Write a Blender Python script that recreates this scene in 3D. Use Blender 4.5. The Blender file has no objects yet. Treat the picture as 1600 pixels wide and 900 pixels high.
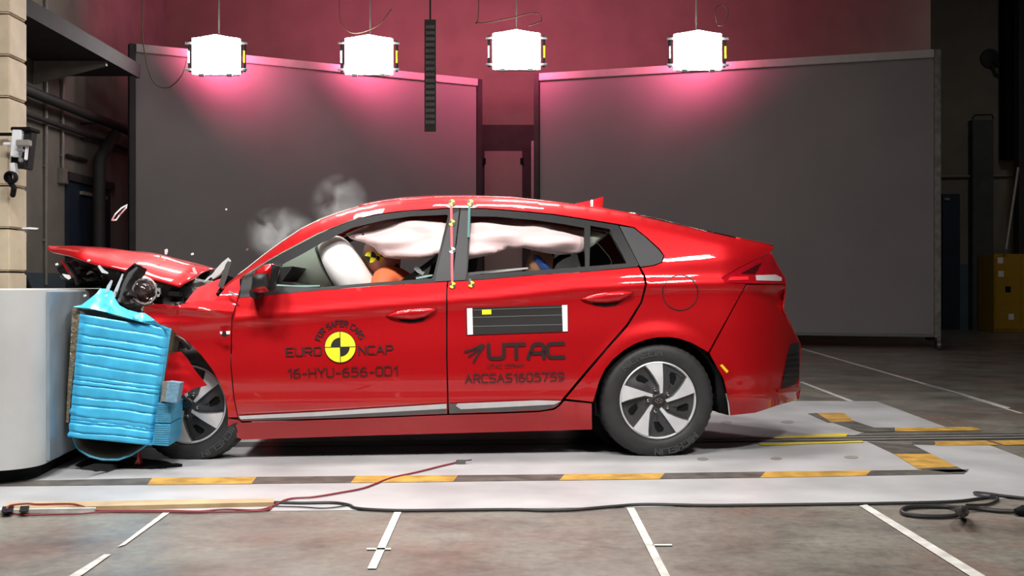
import bpy, bmesh, math, random
from math import sin, cos, pi, radians, sqrt, atan2, hypot
from mathutils import Vector, Matrix, noise
from mathutils.geometry import delaunay_2d_cdt
random.seed(7)
S = bpy.context.scene
COL = S.collection

# ------------------------------------------------------------------ camera
FPX, HZ, CH = 1750.0, 445.0, 0.96          # focal length (px of a 1600x900 frame), horizon row, eye height
cd = bpy.data.cameras.new('camera'); cam = bpy.data.objects.new('camera', cd); COL.objects.link(cam)
cam.location = (0, 0, CH); cam.rotation_euler = (pi/2, 0, 0)
cd.sensor_width = 36; cd.lens = 36*FPX/1600; cd.shift_y = -(450-HZ)/1600; cd.clip_end = 100
S.camera = cam
# ------------------------------------------------------------------ colour management, world, lights
S.view_settings.view_transform = 'Standard'; S.view_settings.look = 'None'
S.view_settings.gamma = 1.0; S.view_settings.use_curve_mapping = False
S.view_settings.exposure = 0.0
S.cycles.use_denoising = True
S.cycles.max_bounces = 8; S.cycles.transparent_max_bounces = 12; S.cycles.volume_bounces = 0
S.cycles.sample_clamp_indirect = 6.0
S.cycles.volume_step_rate = 1.0
w = bpy.data.worlds.new('hall_air'); S.world = w; w.use_nodes = True
w.node_tree.nodes['Background'].inputs[0].default_value = (0.9, 0.92, 1.0, 1)
w.node_tree.nodes['Background'].inputs[1].default_value = 0.02
def area(name, loc, target, sx, sy, power, col=(1, 0.97, 0.93), spread=180):
    l = bpy.data.lights.new(name, 'AREA'); l.shape = 'RECTANGLE'; l.size = sx; l.size_y = sy
    l.energy = power; l.color = col; l.spread = radians(spread)
    o = bpy.data.objects.new(name, l); COL.objects.link(o); o.location = loc
    o.rotation_euler = (Vector(target)-Vector(loc)).to_track_quat('-Z', 'Y').to_euler()
    return o
# overhead floodlight bank of the crash zone (above and in front of the car, out of frame)
area('flood_bank', (-2.1, 3.0, 5.1), (-1.5, 6.3, 0.5), 0.9, 0.5, 92, spread=120)
area('flood_bank', (-0.5, 2.9, 5.1), (-0.3, 6.3, 0.5), 0.9, 0.5, 92, spread=120)
area('flood_bank', (2.3, 2.4, 5.0), (0.9, 6.3, 0.5), 0.9, 0.5, 85, spread=120)
area('far_fill', (-2.4, 10.0, 5.2), (-1.4, 7.0, 0.8), 0.9, 0.5, 62, spread=110)  # added pair on the far side, brightening cabin and windscreen
area('far_fill', (0.4, 10.2, 5.2), (0.0, 7.2, 0.8), 0.9, 0.5, 46, spread=110)
area('flood_overhead', (-1.8, 6.6, 5.2), (-1.4, 6.6, 0), 1.2, 0.6, 52, spread=110)
area('flood_overhead', (0.0, 6.9, 5.2), (0.0, 6.8, 0), 1.2, 0.6, 52, spread=110)
area('hall_fill', (0.5, 12.6, 7.2), (0.3, 17.5, 0.0), 5.0, 1.2, 33)
area('hall_fill', (9.2, 17.5, 6.8), (9.8, 24.0, 0.8), 1.2, 0.6, 11, spread=120)  # added fill for the dim right end of the hall
area('hall_fill', (-3.2, 9.0, 6.6), (-6.3, 14.0, 2.0), 1.2, 0.6, 22, spread=120)  # added fill that lifts the left wall

# ------------------------------------------------------------------ pixel <-> place helpers
def P(px, py, Y):
    return Vector(((px-800)/FPX*Y, Y, CH+(HZ-py)/FPX*Y))
def G(px, py, z=0.0):
    Y = FPX*(CH-z)/(py-HZ)
    return Vector(((px-800)/FPX*Y, Y, z))
YAW = radians(5.4); OX, OY = 0.817, 6.245
cy_, sy_ = cos(YAW), sin(YAW)
CW = 0.885                                     # car centre line (v), near side is v=0
def W(u, v, z): return Vector((OX+u*cy_-v*sy_, OY+u*sy_+v*cy_, z))
UC, VC = (-OX)*cy_+(-OY)*sy_, OX*sy_-OY*cy_
def ray(px, py):
    dx = (px-800)/FPX
    return dx*cy_+sy_, -dx*sy_+cy_, (HZ-py)/FPX
def L(px, py, v):
    du, dv, dz = ray(px, py); t = (v-VC)/dv
    return UC+t*du, v, CH+t*dz
def hit(px, py, surf, off=0.0, n=14):
    v = 0.05
    for i in range(n):
        u, _, z = L(px, py, v)
        nv = surf(u, z)
        v = v*0.35+nv*0.65
    v += off
    return L(px, py, v)
def interp(tab, x):
    if x <= tab[0][0]: return tab[0][1]
    for a, b in zip(tab, tab[1:]):
        if x <= b[0]:
            return a[1]+(b[1]-a[1])*(x-a[0])/(b[0]-a[0])
    return tab[-1][1]
def sm(x):
    x = max(0, min(1, x)); return x*x*(3-2*x)

# ------------------------------------------------------------------ materials
MATS = {}
def mat(name, col, rough=0.5, metal=0.0, coat=0.0, noise_amt=0.0, nscale=8.0, bump=0.0, bscale=40.0, emit=0.0, trans=0.0, alpha=1.0, spec=0.5, col2=None, sub=0.0):
    if name in MATS: return MATS[name]
    m = bpy.data.materials.new(name); m.use_nodes = True
    nt = m.node_tree; b = nt.nodes['Principled BSDF']
    b.inputs['Base Color'].default_value = (*col, 1); b.inputs['Roughness'].default_value = rough
    b.inputs['Metallic'].default_value = metal; b.inputs['Coat Weight'].default_value = coat
    b.inputs['Coat Roughness'].default_value = 0.03; b.inputs['Specular IOR Level'].default_value = spec
    b.inputs['Transmission Weight'].default_value = trans; b.inputs['Alpha'].default_value = alpha
    if sub: b.inputs['Subsurface Weight'].default_value = sub
    if emit:
        b.inputs['Emission Color'].default_value = (*col, 1); b.inputs['Emission Strength'].default_value = emit
    tc = nt.nodes.new('ShaderNodeTexCoord')
    if noise_amt or col2:
        n = nt.nodes.new('ShaderNodeTexNoise'); n.inputs['Scale'].default_value = nscale; n.inputs['Detail'].default_value = 5
        nt.links.new(tc.outputs['Object'], n.inputs['Vector'])
        r = nt.nodes.new('ShaderNodeValToRGB'); a = noise_amt
        c2 = col2 or tuple(min(1, c*(1+a)) for c in col); c1 = col if col2 else tuple(c*(1-a) for c in col)
        r.color_ramp.elements[0].position = 0.35; r.color_ramp.elements[1].position = 0.65
        r.color_ramp.elements[0].color = (*c1, 1); r.color_ramp.elements[1].color = (*c2, 1)
        nt.links.new(n.outputs['Fac'], r.inputs['Fac']); nt.links.new(r.outputs['Color'], b.inputs['Base Color'])
    if bump:
        n2 = nt.nodes.new('ShaderNodeTexNoise'); n2.inputs['Scale'].default_value = bscale; n2.inputs['Detail'].default_value = 4
        nt.links.new(tc.outputs['Object'], n2.inputs['Vector'])
        bp = nt.nodes.new('ShaderNodeBump'); bp.inputs['Strength'].default_value = bump; bp.inputs['Distance'].default_value = 0.01
        nt.links.new(n2.outputs['Fac'], bp.inputs['Height']); nt.links.new(bp.outputs['Normal'], b.inputs['Normal'])
    MATS[name] = m
    return m
RED = mat('red_paint', (0.47, 0.006, 0.010), 0.42, 0.35, 0.85, noise_amt=0.03, nscale=60, spec=0.12)
BLACKTRIM = mat('satin_black_trim', (0.012, 0.012, 0.013), 0.42, spec=0.16, noise_amt=0.1, nscale=30)
DARK = mat('dark_plastic', (0.012, 0.012, 0.013), 0.5, noise_amt=0.3, nscale=20)
BLACK = mat('matt_black', (0.006, 0.006, 0.007), 0.7, spec=0.12, noise_amt=0.2, nscale=20)
SILVER = mat('machined_silver', (0.66, 0.66, 0.68), 0.38, 0.25, noise_amt=0.05, nscale=20)
SATIN = mat('satin_silver_trim', (0.6, 0.6, 0.6), 0.35, 0.6, noise_amt=0.04, nscale=20)
GREYTRIM = mat('grey_trim', (0.12, 0.12, 0.12), 0.4, 0.3, noise_amt=0.05, nscale=20)
GUN = mat('gunmetal_pocket', (0.05, 0.05, 0.053), 0.42, 0.3, noise_amt=0.1, nscale=20)
CHROME = mat('chrome', (0.8, 0.8, 0.82), 0.08, 1.0, noise_amt=0.02, nscale=20)
RUBBER = mat('tyre_rubber', (0.022, 0.022, 0.023), 0.62, noise_amt=0.2, nscale=12, bump=0.15, bscale=90)
RUBTXT = mat('tyre_lettering', (0.05, 0.05, 0.052), 0.55)
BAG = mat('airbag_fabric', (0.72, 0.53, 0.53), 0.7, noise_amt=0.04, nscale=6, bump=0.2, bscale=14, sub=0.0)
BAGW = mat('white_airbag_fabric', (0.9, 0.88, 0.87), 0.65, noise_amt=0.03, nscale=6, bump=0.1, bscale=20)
BLUE = mat('blue_aluminium_skin', (0.07, 0.52, 0.86), 0.36, 0.15, noise_amt=0.10, nscale=14, bump=0.3, bscale=16)
BLUEH = mat('blue_honeycomb', (0.06, 0.36, 0.60), 0.5, 0.1, noise_amt=0.15, nscale=40, bump=0.3, bscale=120)
HONEY = mat('bare_honeycomb', (0.22, 0.19, 0.13), 0.5, 0.4, noise_amt=0.3, nscale=60, bump=0.6, bscale=90)
ALU = mat('bare_aluminium', (0.5, 0.52, 0.53), 0.35, 0.7, noise_amt=0.1, nscale=10)
YEL = mat('marker_yellow', (0.85, 0.80, 0.02), 0.5, noise_amt=0.02)
INK = mat('black_vinyl', (0.012, 0.010, 0.010), 0.5, noise_amt=0.1)
INKR = mat('dark_vinyl_lettering', (0.022, 0.004, 0.005), 0.5, noise_amt=0.1)
WHITE = mat('white_vinyl', (0.85, 0.85, 0.87), 0.5, noise_amt=0.02)
GLASSL = mat('red_lamp_lens', (0.35, 0.004, 0.012), 0.08, 0, 1.0, noise_amt=0.1, nscale=30)

def glassmat(name, tint, mixv):
    m = bpy.data.materials.new(name); m.use_nodes = True; nt = m.node_tree; nt.nodes.clear()
    o = nt.nodes.new('ShaderNodeOutputMaterial'); mx = nt.nodes.new('ShaderNodeMixShader')
    t = nt.nodes.new('ShaderNodeBsdfTransparent'); g = nt.nodes.new('ShaderNodeBsdfGlossy')
    lw = nt.nodes.new('ShaderNodeFresnel'); lw.inputs[0].default_value = 1.5
    t.inputs[0].default_value = (*tint, 1); g.inputs[0].default_value = (1, 1, 1, 1); g.inputs[1].default_value = 0.03
    nt.links.new(lw.outputs[0], mx.inputs[0]); nt.links.new(t.outputs[0], mx.inputs[1]); nt.links.new(g.outputs[0], mx.inputs[2])
    nt.links.new(mx.outputs[0], o.inputs[0]); MATS[name] = m
    return m
GLASS = glassmat('window_glass', (0.82, 0.9, 0.86), 0.1)
DGLASS = glassmat('dark_tinted_glass', (0.12, 0.13, 0.13), 0.1)
# ------------------------------------------------------------------ object helpers
MW = {}
def tag(o, label=None, cat=None, group=None, kind=None):
    if label: o['label'] = label
    if cat: o['category'] = cat
    if group: o['group'] = group
    if kind: o['kind'] = kind
    return o
def empty(name, loc, rz=0.0, label=None, cat=None, group=None):
    o = bpy.data.objects.new(name, None); COL.objects.link(o); o.empty_display_size = 0.1
    o.location = loc; o.rotation_euler = (0, 0, rz)
    MW[o] = Matrix.Translation(loc) @ Matrix.Rotation(rz, 4, 'Z')
    return tag(o, label, cat, group)
class MB:
    def __init__(s): s.v = []; s.f = []; s.m = []
    def add(s, vs, fs, mi=0):
        k = len(s.v); s.v += [Vector(x) for x in vs]
        for f in fs: s.f.append([i+k for i in f]); s.m.append(mi)
        return s
    def box(s, c, size, rot=None, mi=0, bev=0.0):
        bm = bmesh.new(); bmesh.ops.create_cube(bm, size=1)
        for v in bm.verts: v.co = Vector((v.co.x*size[0], v.co.y*size[1], v.co.z*size[2]))
        if bev: bmesh.ops.bevel(bm, geom=bm.edges[:], offset=bev, segments=2, affect='EDGES')
        R = rot if rot is not None else Matrix.Identity(3)
        bm.verts.index_update()
        s.add([R @ v.co + Vector(c) for v in bm.verts], [[v.index for v in f.verts] for f in bm.faces], mi); bm.free()
        return s
    def tube(s, pts, r, n=8, mi=0, cap=True):
        pts = [Vector(p) for p in pts]; rings = []; up = None
        for i, p in enumerate(pts):
            d = (pts[min(i+1, len(pts)-1)]-pts[max(i-1, 0)]).normalized()
            if up is None:
                up = Vector((0, 0, 1)) if abs(d.z) < 0.9 else Vector((1, 0, 0))
            a = d.cross(up)
            if a.length < 1e-5: a = d.orthogonal()
            a.normalize(); b = a.cross(d).normalized(); up = b
            rr = r[i] if isinstance(r, (list, tuple)) else r
            rings.append([p+a*rr*cos(2*pi*k/n)+b*rr*sin(2*pi*k/n) for k in range(n)])
        vs = [x for rg in rings for x in rg]; fs = []
        for i in range(len(rings)-1):
            for k in range(n):
                fs.append([i*n+k, i*n+(k+1) % n, (i+1)*n+(k+1) % n, (i+1)*n+k])
        if cap: fs += [list(range(n))[::-1], [(len(rings)-1)*n+k for k in range(n)]]
        return s.add(vs, fs, mi)
    def lathe(s, prof, M, n=48, mi=0, close=False):
        # profile (radius, axial) revolved about local z, placed with matrix M
        vs = []; fs = []; m = len(prof)
        for k in range(n):
            a = 2*pi*k/n
            for r, h in prof: vs.append(M @ Vector((r*cos(a), r*sin(a), h)))
        for k in range(n):
            for j in range(m-1 if not close else m):
                j2 = (j+1) % m; k2 = (k+1) % n
                fs.append([k*m+j, k2*m+j, k2*m+j2, k*m+j2])
        return s.add(vs, fs, mi)
    def grid(s, rows, mi=0, closed=False):
        n = len(rows[0]); vs = [p for r in rows for p in r]; fs = []
        for i in range(len(rows)-1):
            for k in range(n-1 if not closed else n):
                fs.append([i*n+k, i*n+(k+1) % n, (i+1)*n+(k+1) % n, (i+1)*n+k])
        return s.add(vs, fs, mi)
    def extrude(s, pts, d, mi=0):
        # solid prism: closed outline (world points) swept by vector d
        n = len(pts); d = Vector(d); vs = [Vector(p) for p in pts]+[Vector(p)+d for p in pts]
        fs = [list(range(n)), [n+i for i in range(n)][::-1]]+[[i, n+i, n+(i+1) % n, (i+1) % n] for i in range(n)]
        return s.add(vs, fs, mi)
    def build(s, name, mats, parent=None, sharp=38, smooth=True, weld=True, origin=None, solid=0.0):
        mats = mats if isinstance(mats, (list, tuple)) else [mats]
        me = bpy.data.meshes.new(name); o = bpy.data.objects.new(name, me); COL.objects.link(o)
        if parent is not None:
            inv = MW[parent].inverted(); o.parent = parent; MW[o] = MW[parent]
        else:
            if origin is None:
                xs = [v.x for v in s.v]; ys = [v.y for v in s.v]; zs = [v.z for v in s.v]
                origin = ((min(xs)+max(xs))/2, (min(ys)+max(ys))/2, min(zs))
            o.location = origin; MW[o] = Matrix.Translation(origin); inv = MW[o].inverted()
        me.from_pydata([inv @ v for v in s.v], [], s.f)
        for m in mats: me.materials.append(m)
        for p, mi in zip(me.polygons, s.m): p.material_index = mi
        bm = bmesh.new(); bm.from_mesh(me)
        if weld: bmesh.ops.remove_doubles(bm, verts=bm.verts, dist=1e-5)
        bmesh.ops.recalc_face_normals(bm, faces=bm.faces)
        bm.to_mesh(me); bm.free()
        if smooth:
            me.shade_smooth(); me.set_sharp_from_angle(angle=radians(sharp))
        if solid:
            md = o.modifiers.new('thickness', 'SOLIDIFY'); md.thickness = solid; md.offset = 0
        return o
def inside(p, poly):
    c = False; n = len(poly); j = n-1
    for i in range(n):
        if (poly[i][1] > p[1]) != (poly[j][1] > p[1]) and p[0] < (poly[j][0]-poly[i][0])*(p[1]-poly[i][1])/(poly[j][1]-poly[i][1])+poly[i][0]: c = not c
        j = i
    return c
def resample(poly, s, closed=True):
    out = []
    n = len(poly)
    for i in range(n if closed else n-1):
        a, b = poly[i], poly[(i+1) % n]; k = max(1, int(round(hypot(b[0]-a[0], b[1]-a[1])/s)))
        for j in range(k): out.append((a[0]+(b[0]-a[0])*j/k, a[1]+(b[1]-a[1])*j/k))
    if not closed: out.append(tuple(poly[-1]))
    return out
def mesh2d(outline, holes=(), s=7.0):
    """triangulated plate in 2D with evenly spread inner points -> verts, tris, boundary edges"""
    loops = [resample(outline, s)]+[resample(h, s) for h in holes]
    vs = []; es = []
    for lp in loops:
        k = len(vs); vs += lp; es += [(k+i, k+(i+1) % len(lp)) for i in range(len(lp))]
    bd = list(vs)
    xs = [p[0] for p in loops[0]]; ys = [p[1] for p in loops[0]]
    y = min(ys)+s*0.5; row = 0
    while y < max(ys):
        x = min(xs)+(0.5 if row % 2 else 0)*s
        while x < max(xs):
            if inside((x, y), loops[0]) and not any(inside((x, y), h) for h in loops[1:]):
                if all((x-b[0])**2+(y-b[1])**2 > (0.55*s)**2 for b in bd): vs.append((x, y))
            x += s
        y += s*0.87; row += 1
    r = delaunay_2d_cdt([Vector(v) for v in vs], es, [], 0, 1e-4)
    V = [(p.x, p.y) for p in r[0]]; T = []
    for f in r[2]:
        c = (sum(V[i][0] for i in f)/3, sum(V[i][1] for i in f)/3)
        if inside(c, loops[0]) and not any(inside(c, h) for h in loops[1:]): T.append(list(f))
    cnt = {}
    for f in T:
        for i in range(3):
            e = (f[i], f[(i+1) % 3]); cnt.setdefault(tuple(sorted(e)), []).append(e)
    B = [e[0] for e in cnt.values() if len(e) == 1]
    return V, T, B
def plate(mb, V, T, B, front, back, mi=0):
    n = len(V)
    mb.add(front+back, T+[[a+n for a in f[::-1]] for f in T]+[[b, a, a+n, b+n] for a, b in B], mi)
def mir(p): return (p[0], 2*CW-p[1], p[2])
def panel(name, outline, surf, m, parent, holes=(), s=7.0, t=0.012, off=0.0, both=False, extra=None, crown=0.0):
    """sheet panel on the car's side surface, traced outline, real thickness; both=True also builds the far side"""
    V, T, B = mesh2d(outline, holes, s)
    fr = []
    for (x, y) in V:
        q = hit(x, y, surf, off)
        if extra: q = extra(q, x, y)
        fr.append(q)
    bk = [(q[0], q[1]+t, q[2]) for q in fr]
    mb = MB(); plate(mb, V, T, B, [W(*q) for q in fr], [W(*q) for q in bk]); o = mb.build(name, m, parent)
    if both:
        par = both if both is not True else parent
        mb = MB(); plate(mb, V, T, B, [W(*mir(q)) for q in fr], [W(*mir(q)) for q in bk]); return o, mb.build(name, m, par)
    return o
# ------------------------------------------------------------------ the car's side surface v = F(u, z)
SIL = [(345, 452), (358, 440), (385, 420), (410, 400), (440, 378), (470, 358), (500, 343), (530, 332), (560, 323), (590, 317), (630, 311.5), (680, 308.5), (740, 308), (800, 310), (850, 315), (900, 321), (940, 326), (1000, 337), (1060, 351), (1110, 363), (1160, 374), (1195, 381), (1209, 385)]
def tab_uz(pts, v): return sorted([(L(x, y, v)[0], L(x, y, v)[2]) for x, y in pts])
BELT = tab_uz([(340, 468), (379, 464), (497, 453), (602, 445), (734, 437), (837, 429), (916, 424), (995, 416), (1060, 411), (1140, 405), (1230, 400)], 0.05)
CRS = tab_uz([(300, 505), (365, 500), (500, 488), (620, 478), (780, 466), (900, 453), (1010, 447), (1130, 444), (1240, 444)], 0.02)
def wrap(u): return 0.26*(max(0, u-0.36)/0.44)**2.0
def F0(u, z):
    zb = interp(BELT, u); zc = interp(CRS, u)
    if zc > zb-0.03: zc = zb-0.03
    if z >= zb:
        d = z-zb; v = 0.052+0.40*d+0.36*d*d
        # windscreen pillars lean in towards the nose
        v += 0.10*sm(d/0.2)*(max(0, -1.35-u)/0.8)**1.5
    elif z >= zc:
        e = z-zc; t = sm((u+1.2)/0.7)            # the shoulder ledge broadens towards the rear
        lw_ = 0.034+0.030*t; lh = 0.012+0.012*t; E = zb-zc
        ve = 0.010+lh*sm(min(1, e/lw_*.8+.2))-lh*sm(.2)
        k = sm((e-lw_)/max(.01, E-lw_)); v = ve+(0.052-(0.010+lh-lh*sm(.2)))*max(0, (e-lw_*.5))/max(.01, E-lw_*.5)
    else:
        d = zc-z; t = sm((u+1.2)/0.7); lh = 0.012+0.012*t
        v = 0.010-lh*sm(.2)*0+0.014*sm(d/0.05)-0.020*sm((d-0.05)/0.24)
        v += 0.05*sm((0.34-z)/0.14)+0.05*max(0, 0.22-z)/0.1
        v += 0.012*sm((0.46-z)/0.10)
    return v+wrap(u)
def zr_table():
    out = []
    for x, y in resample(SIL, 10, False):
        v = 0.2
        for i in range(12):
            u, _, z = L(x, y, v); v = F0(u, z)+0.075
        out.append((u, z))
    return sorted(out)
ZR = zr_table()
RR = 0.075
def F(u, z):
    e = interp(ZR, u)-z; v = F0(u, z)
    if z > interp(CRS, u) and e < RR:
        q = max(0.0, min(1.0, (RR-e)/RR)); v += RR*(1-sqrt(max(0.0, 1-q*q*0.98)))
    return v
AC = L(1028, 625.5, 0.02)                        # rear wheel centre
WR = 0.326
def FB(u, z):                                    # body skin with flared rear arch
    d = hypot(u-AC[0], z-AC[2])
    return F(u, z)-0.022*sm((0.46-d)/0.10)*(1 if z < interp(CRS, u) else 0)
def FC(u, z):                                    # crumpled front fender
    k = sm((-2.1-u)/0.35)
    n = noise.noise(Vector((u*3.5, z*4.5, 1.3)))*0.035+noise.noise(Vector((u*9, z*7, 4)))*0.004
    fold = 0.03*math.exp(-((z-0.80+0.1*(u+2.2))/0.03)**2)
    return F0(u, z)*0.6+0.01+k*(n-fold)-0.07*sm((-2.3-u)/0.4)

# ------------------------------------------------------------------ stroke lettering
def rnd(pts, r, closed=False):
    out = []; n = len(pts)
    for i, p in enumerate(pts):
        if not closed and i in (0, n-1): out.append(p); continue
        a = Vector(pts[i-1]); b = Vector(p); c = Vector(pts[(i+1) % n])
        ra = min(r, (a-b).length/2, (c-b).length/2)
        p0 = b+(a-b).normalized()*ra; p1 = b+(c-b).normalized()*ra
        for t in (0, .25, .5, .75, 1): q = p0*(1-t)**2+b*2*t*(1-t)+p1*t*t; out.append((q.x, q.y))
    if closed: out.append(out[0])
    return out
def glyph(ch, w=0.62, r=0.22):
    R = lambda p, c=False: rnd(p, r, c)
    g = {'E': [[(w, 1), (0, 1), (0, 0), (w, 0)], [(0, .5), (.85*w, .5)]],
         'F': [[(w, 1), (0, 1), (0, 0)], [(0, .5), (.85*w, .5)]],
         'U': [R([(0, 1), (0, 0), (w, 0), (w, 1)])],
         'R': [R([(0, 0), (0, 1), (w, 1), (w, .48), (0, .48)])[0:1]+[(0, 1)]+R([(0, 1), (w, 1), (w, .48), (0, .48)]), [(.5*w, .48), (w, 0)]],
         'P': [[(0, 0)]+R([(0, 1), (w, 1), (w, .45), (0, .45)])],
         'O': [R([(0, 0), (0, 1), (w, 1), (w, 0)], True)], '0': [R([(0, 0), (0, 1), (w, 1), (w, 0)], True)],
         'N': [[(0, 0), (0, 1), (w, 0), (w, 1)]], 'M': [[(0, 0), (0, 1), (w*.6, .3), (w*1.2, 1), (w*1.2, 0)]],
         'C': [R([(w, 1), (0, 1), (0, 0), (w, 0)])], 'H': [[(0, 0), (0, 1)], [(w, 0), (w, 1)], [(0, .5), (w, .5)]],
         'A': [[(0, 0), (w*.55, 1), (w*1.1, 0)], [(.2*w, .33), (.9*w, .33)]],
         'Y': [[(0, 1), (w/2, .48), (w, 1)], [(w/2, .48), (w/2, 0)]],
         'D': [[(0, 0), (0, 1)]+R([(0, 1), (w, 1), (w, 0), (0, 0)])[1:]],
         'S': [R([(w, 1), (0, 1), (0, .5), (w, .5), (w, 0), (0, 0)])], '-': [[(.05, .42), (w*.7, .42)]],
         '1': [[(.1*w, .8), (.5*w, 1), (.5*w, 0)]], 'I': [[(0, 0), (0, 1)]], 'L': [[(0, 1), (0, 0), (w, 0)]],
         '5': [[(w*.92, 1), (.1*w, 1), (0.02, .58)]+rnd([(0.02, .58), (w, .62), (w, 0), (0, 0)], .26)[1:]], 'a': [rnd([(0, 0), (.35*w, 1), (w, 1), (w, 0)], r*.8), [(.22*w, .34), (w, .34)]],
         '6': [R([(.85*w, 1), (.1*w, .9), (0, 0), (w, 0), (w, .55), (0.03, .55)])],
         '9': [R([(.15*w, 0), (.9*w, .1), (w, 1), (0, 1), (0, .45), (w-.03, .45)])],
         '7': [[(0, 1), (w, 1), (.35*w, 0)]], 'T': [[(0, 1), (w*1.05, 1)], [(w*.525, 1), (w*.525, 0)]]}
    st = g.get(ch, []); wd = max([p[0] for q in st for p in q]+[0.3 if ch == ' ' else 0])
    return st, wd
def ribbon(pts, hw, maxseg):
    P2 = []
    for a, b in zip(pts, pts[1:]):
        k = max(1, int(math.ceil(hypot(b[0]-a[0], b[1]-a[1])/maxseg)))
        for j in range(k): P2.append((a[0]+(b[0]-a[0])*j/k, a[1]+(b[1]-a[1])*j/k))
    P2.append(pts[-1])
    Q = [P2[0]]
    for p in P2[1:]:
        if hypot(p[0]-Q[-1][0], p[1]-Q[-1][1]) > 1e-6: Q.append(p)
    vs = []; n = len(Q)
    for i, p in enumerate(Q):
        def dr(a, b):
            l = hypot(b[0]-a[0], b[1]-a[1]); return ((b[0]-a[0])/l, (b[1]-a[1])/l)
        d0 = dr(Q[i-1], p) if i else dr(p, Q[1]); d1 = dr(p, Q[i+1]) if i < n-1 else d0
        nx, ny = -(d0[1]+d1[1]), d0[0]+d1[0]; l = hypot(nx, ny) or 1; nx /= l; ny /= l
        k = hw/max(0.5, (nx*-d0[1]+ny*d0[0]))
        ex = (-d0[0]*hw if i == 0 else d1[0]*hw if i == n-1 else 0, -d0[1]*hw if i == 0 else d1[1]*hw if i == n-1 else 0)
        vs += [(p[0]+nx*k+ex[0], p[1]+ny*k+ex[1]), (p[0]-nx*k+ex[0], p[1]-ny*k+ex[1])]
    return vs, [[2*i, 2*i+1, 2*i+3, 2*i+2] for i in range(n-1)]
def text_strokes(txt, gap=0.2, w=0.62, r=0.22):
    out = []; x = 0
    for ch in txt:
        st, wd = glyph(ch, w, r)
        for q in st: out.append([(p[0]+x, p[1]) for p in q])
        x += wd+gap
    return out, x-gap
def text_on(mb, txt, a, b, h, hw, place, gap=0.2, w=0.62, r=0.22, mi=0):
    """letters from point a to point b (2D, y down), height h; place maps 2D -> world"""
    st, tot = text_strokes(txt, gap, w, r); ax, ay = a
    dx, dy = b[0]-a[0], b[1]-a[1]; l = hypot(dx, dy); ex, ey = dx/l, dy/l; sx = (l-2*hw)/tot
    for q in st:
        pts = [(ax+ex*(p[0]*sx+hw)+ey*p[1]*(h-2*hw)*1+ey*hw, ay+ey*(p[0]*sx+hw)-ex*p[1]*(h-2*hw)-ex*hw) for p in q]
        vs, fs = ribbon(pts, hw, 5)
        mb.add([place(*v) for v in vs], fs, mi)
def on_side(off=-0.005):
    return lambda x, y: W(*hit(x, y, FB, off))
def poly_on(mb, poly, place, s=6, mi=0):
    V, T, B = mesh2d(poly, (), s); mb.add([place(*v) for v in V], T, mi)
def circ(cx, cy, r, n=32, a0=0, a1=2*pi):
    return [(cx+r*cos(a0+(a1-a0)*i/n), cy-r*sin(a0+(a1-a0)*i/n)) for i in range(n)]
def wedge(cx, cy, r, a0, a1, n=10):
    return [(cx, cy)]+[(cx+r*cos(a0+(a1-a0)*i/n), cy-r*sin(a0+(a1-a0)*i/n)) for i in range(n+1)]

# =================================================================== THE HALL
def floor_material():
    m = bpy.data.materials.new('stained_concrete'); m.use_nodes = True; nt = m.node_tree; b = nt.nodes['Principled BSDF']
    tc = nt.nodes.new('ShaderNodeTexCoord')
    def nz(scale, det, rough=0.55):
        n = nt.nodes.new('ShaderNodeTexNoise'); n.inputs['Scale'].default_value = scale; n.inputs['Detail'].default_value = det
        n.inputs['Roughness'].default_value = rough; nt.links.new(tc.outputs['Object'], n.inputs['Vector']); return n.outputs['Fac']
    def ramp(f, p0, c0, p1, c1):
        r = nt.nodes.new('ShaderNodeValToRGB'); r.color_ramp.elements[0].position = p0; r.color_ramp.elements[1].position = p1
        r.color_ramp.elements[0].color = (*c0, 1); r.color_ramp.elements[1].color = (*c1, 1); nt.links.new(f, r.inputs['Fac']); return r.outputs['Color']
    def mix(f, a, c, mode='MIX'):
        x = nt.nodes.new('ShaderNodeMix'); x.data_type = 'RGBA'; x.blend_type = mode
        if isinstance(f, float): x.inputs[0].default_value = f
        else: nt.links.new(f, x.inputs[0])
        nt.links.new(a, x.inputs[6]); nt.links.new(c, x.inputs[7]); return x.outputs[2]
    base = ramp(nz(1.6, 8), 0.3, (0.135, 0.127, 0.11), 0.7, (0.25, 0.235, 0.205))
    stain = ramp(nz(0.9, 4), 0.52, (0, 0, 0), 0.72, (1, 1, 1))
    red = ramp(nz(3.0, 3), 0.0, (0.17, 0.09, 0.072), 1.0, (0.20, 0.125, 0.10))
    c = mix(stain, base, red)
    fine = ramp(nz(24, 8, .7), 0.3, (0.62, 0.62, 0.62), 0.7, (1.15, 1.13, 1.1))
    c = mix(0.9, c, fine, 'MULTIPLY')
    blot = ramp(nz(2.6, 7, .65), 0.36, (0.6, 0.6, 0.62), 0.5, (1, 1, 1)); c = mix(0.8, c, blot, 'MULTIPLY')
    bn = nt.nodes.new('ShaderNodeBump'); bn.inputs['Strength'].default_value = .15; bn.inputs['Distance'].default_value = .01
    nt.links.new(nz(18, 8, .7), bn.inputs['Height']); nt.links.new(bn.outputs['Normal'], b.inputs['Normal'])
    nt.links.new(c, b.inputs['Base Color'])
    rr = ramp(nz(2.2, 5), 0.3, (0.28, 0.28, 0.28), 0.7, (0.5, 0.5, 0.5)); nt.links.new(rr, b.inputs['Roughness'])
    return m
CONC = floor_material()
LIGHTG = mat('grey_floor_paint', (0.43, 0.43, 0.44), 0.36, noise_amt=0.13, nscale=2.2, bump=0.12, bscale=30)
LINEW = mat('worn_white_line', (0.55, 0.53, 0.5), 0.6, noise_amt=0.2, nscale=14)
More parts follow.
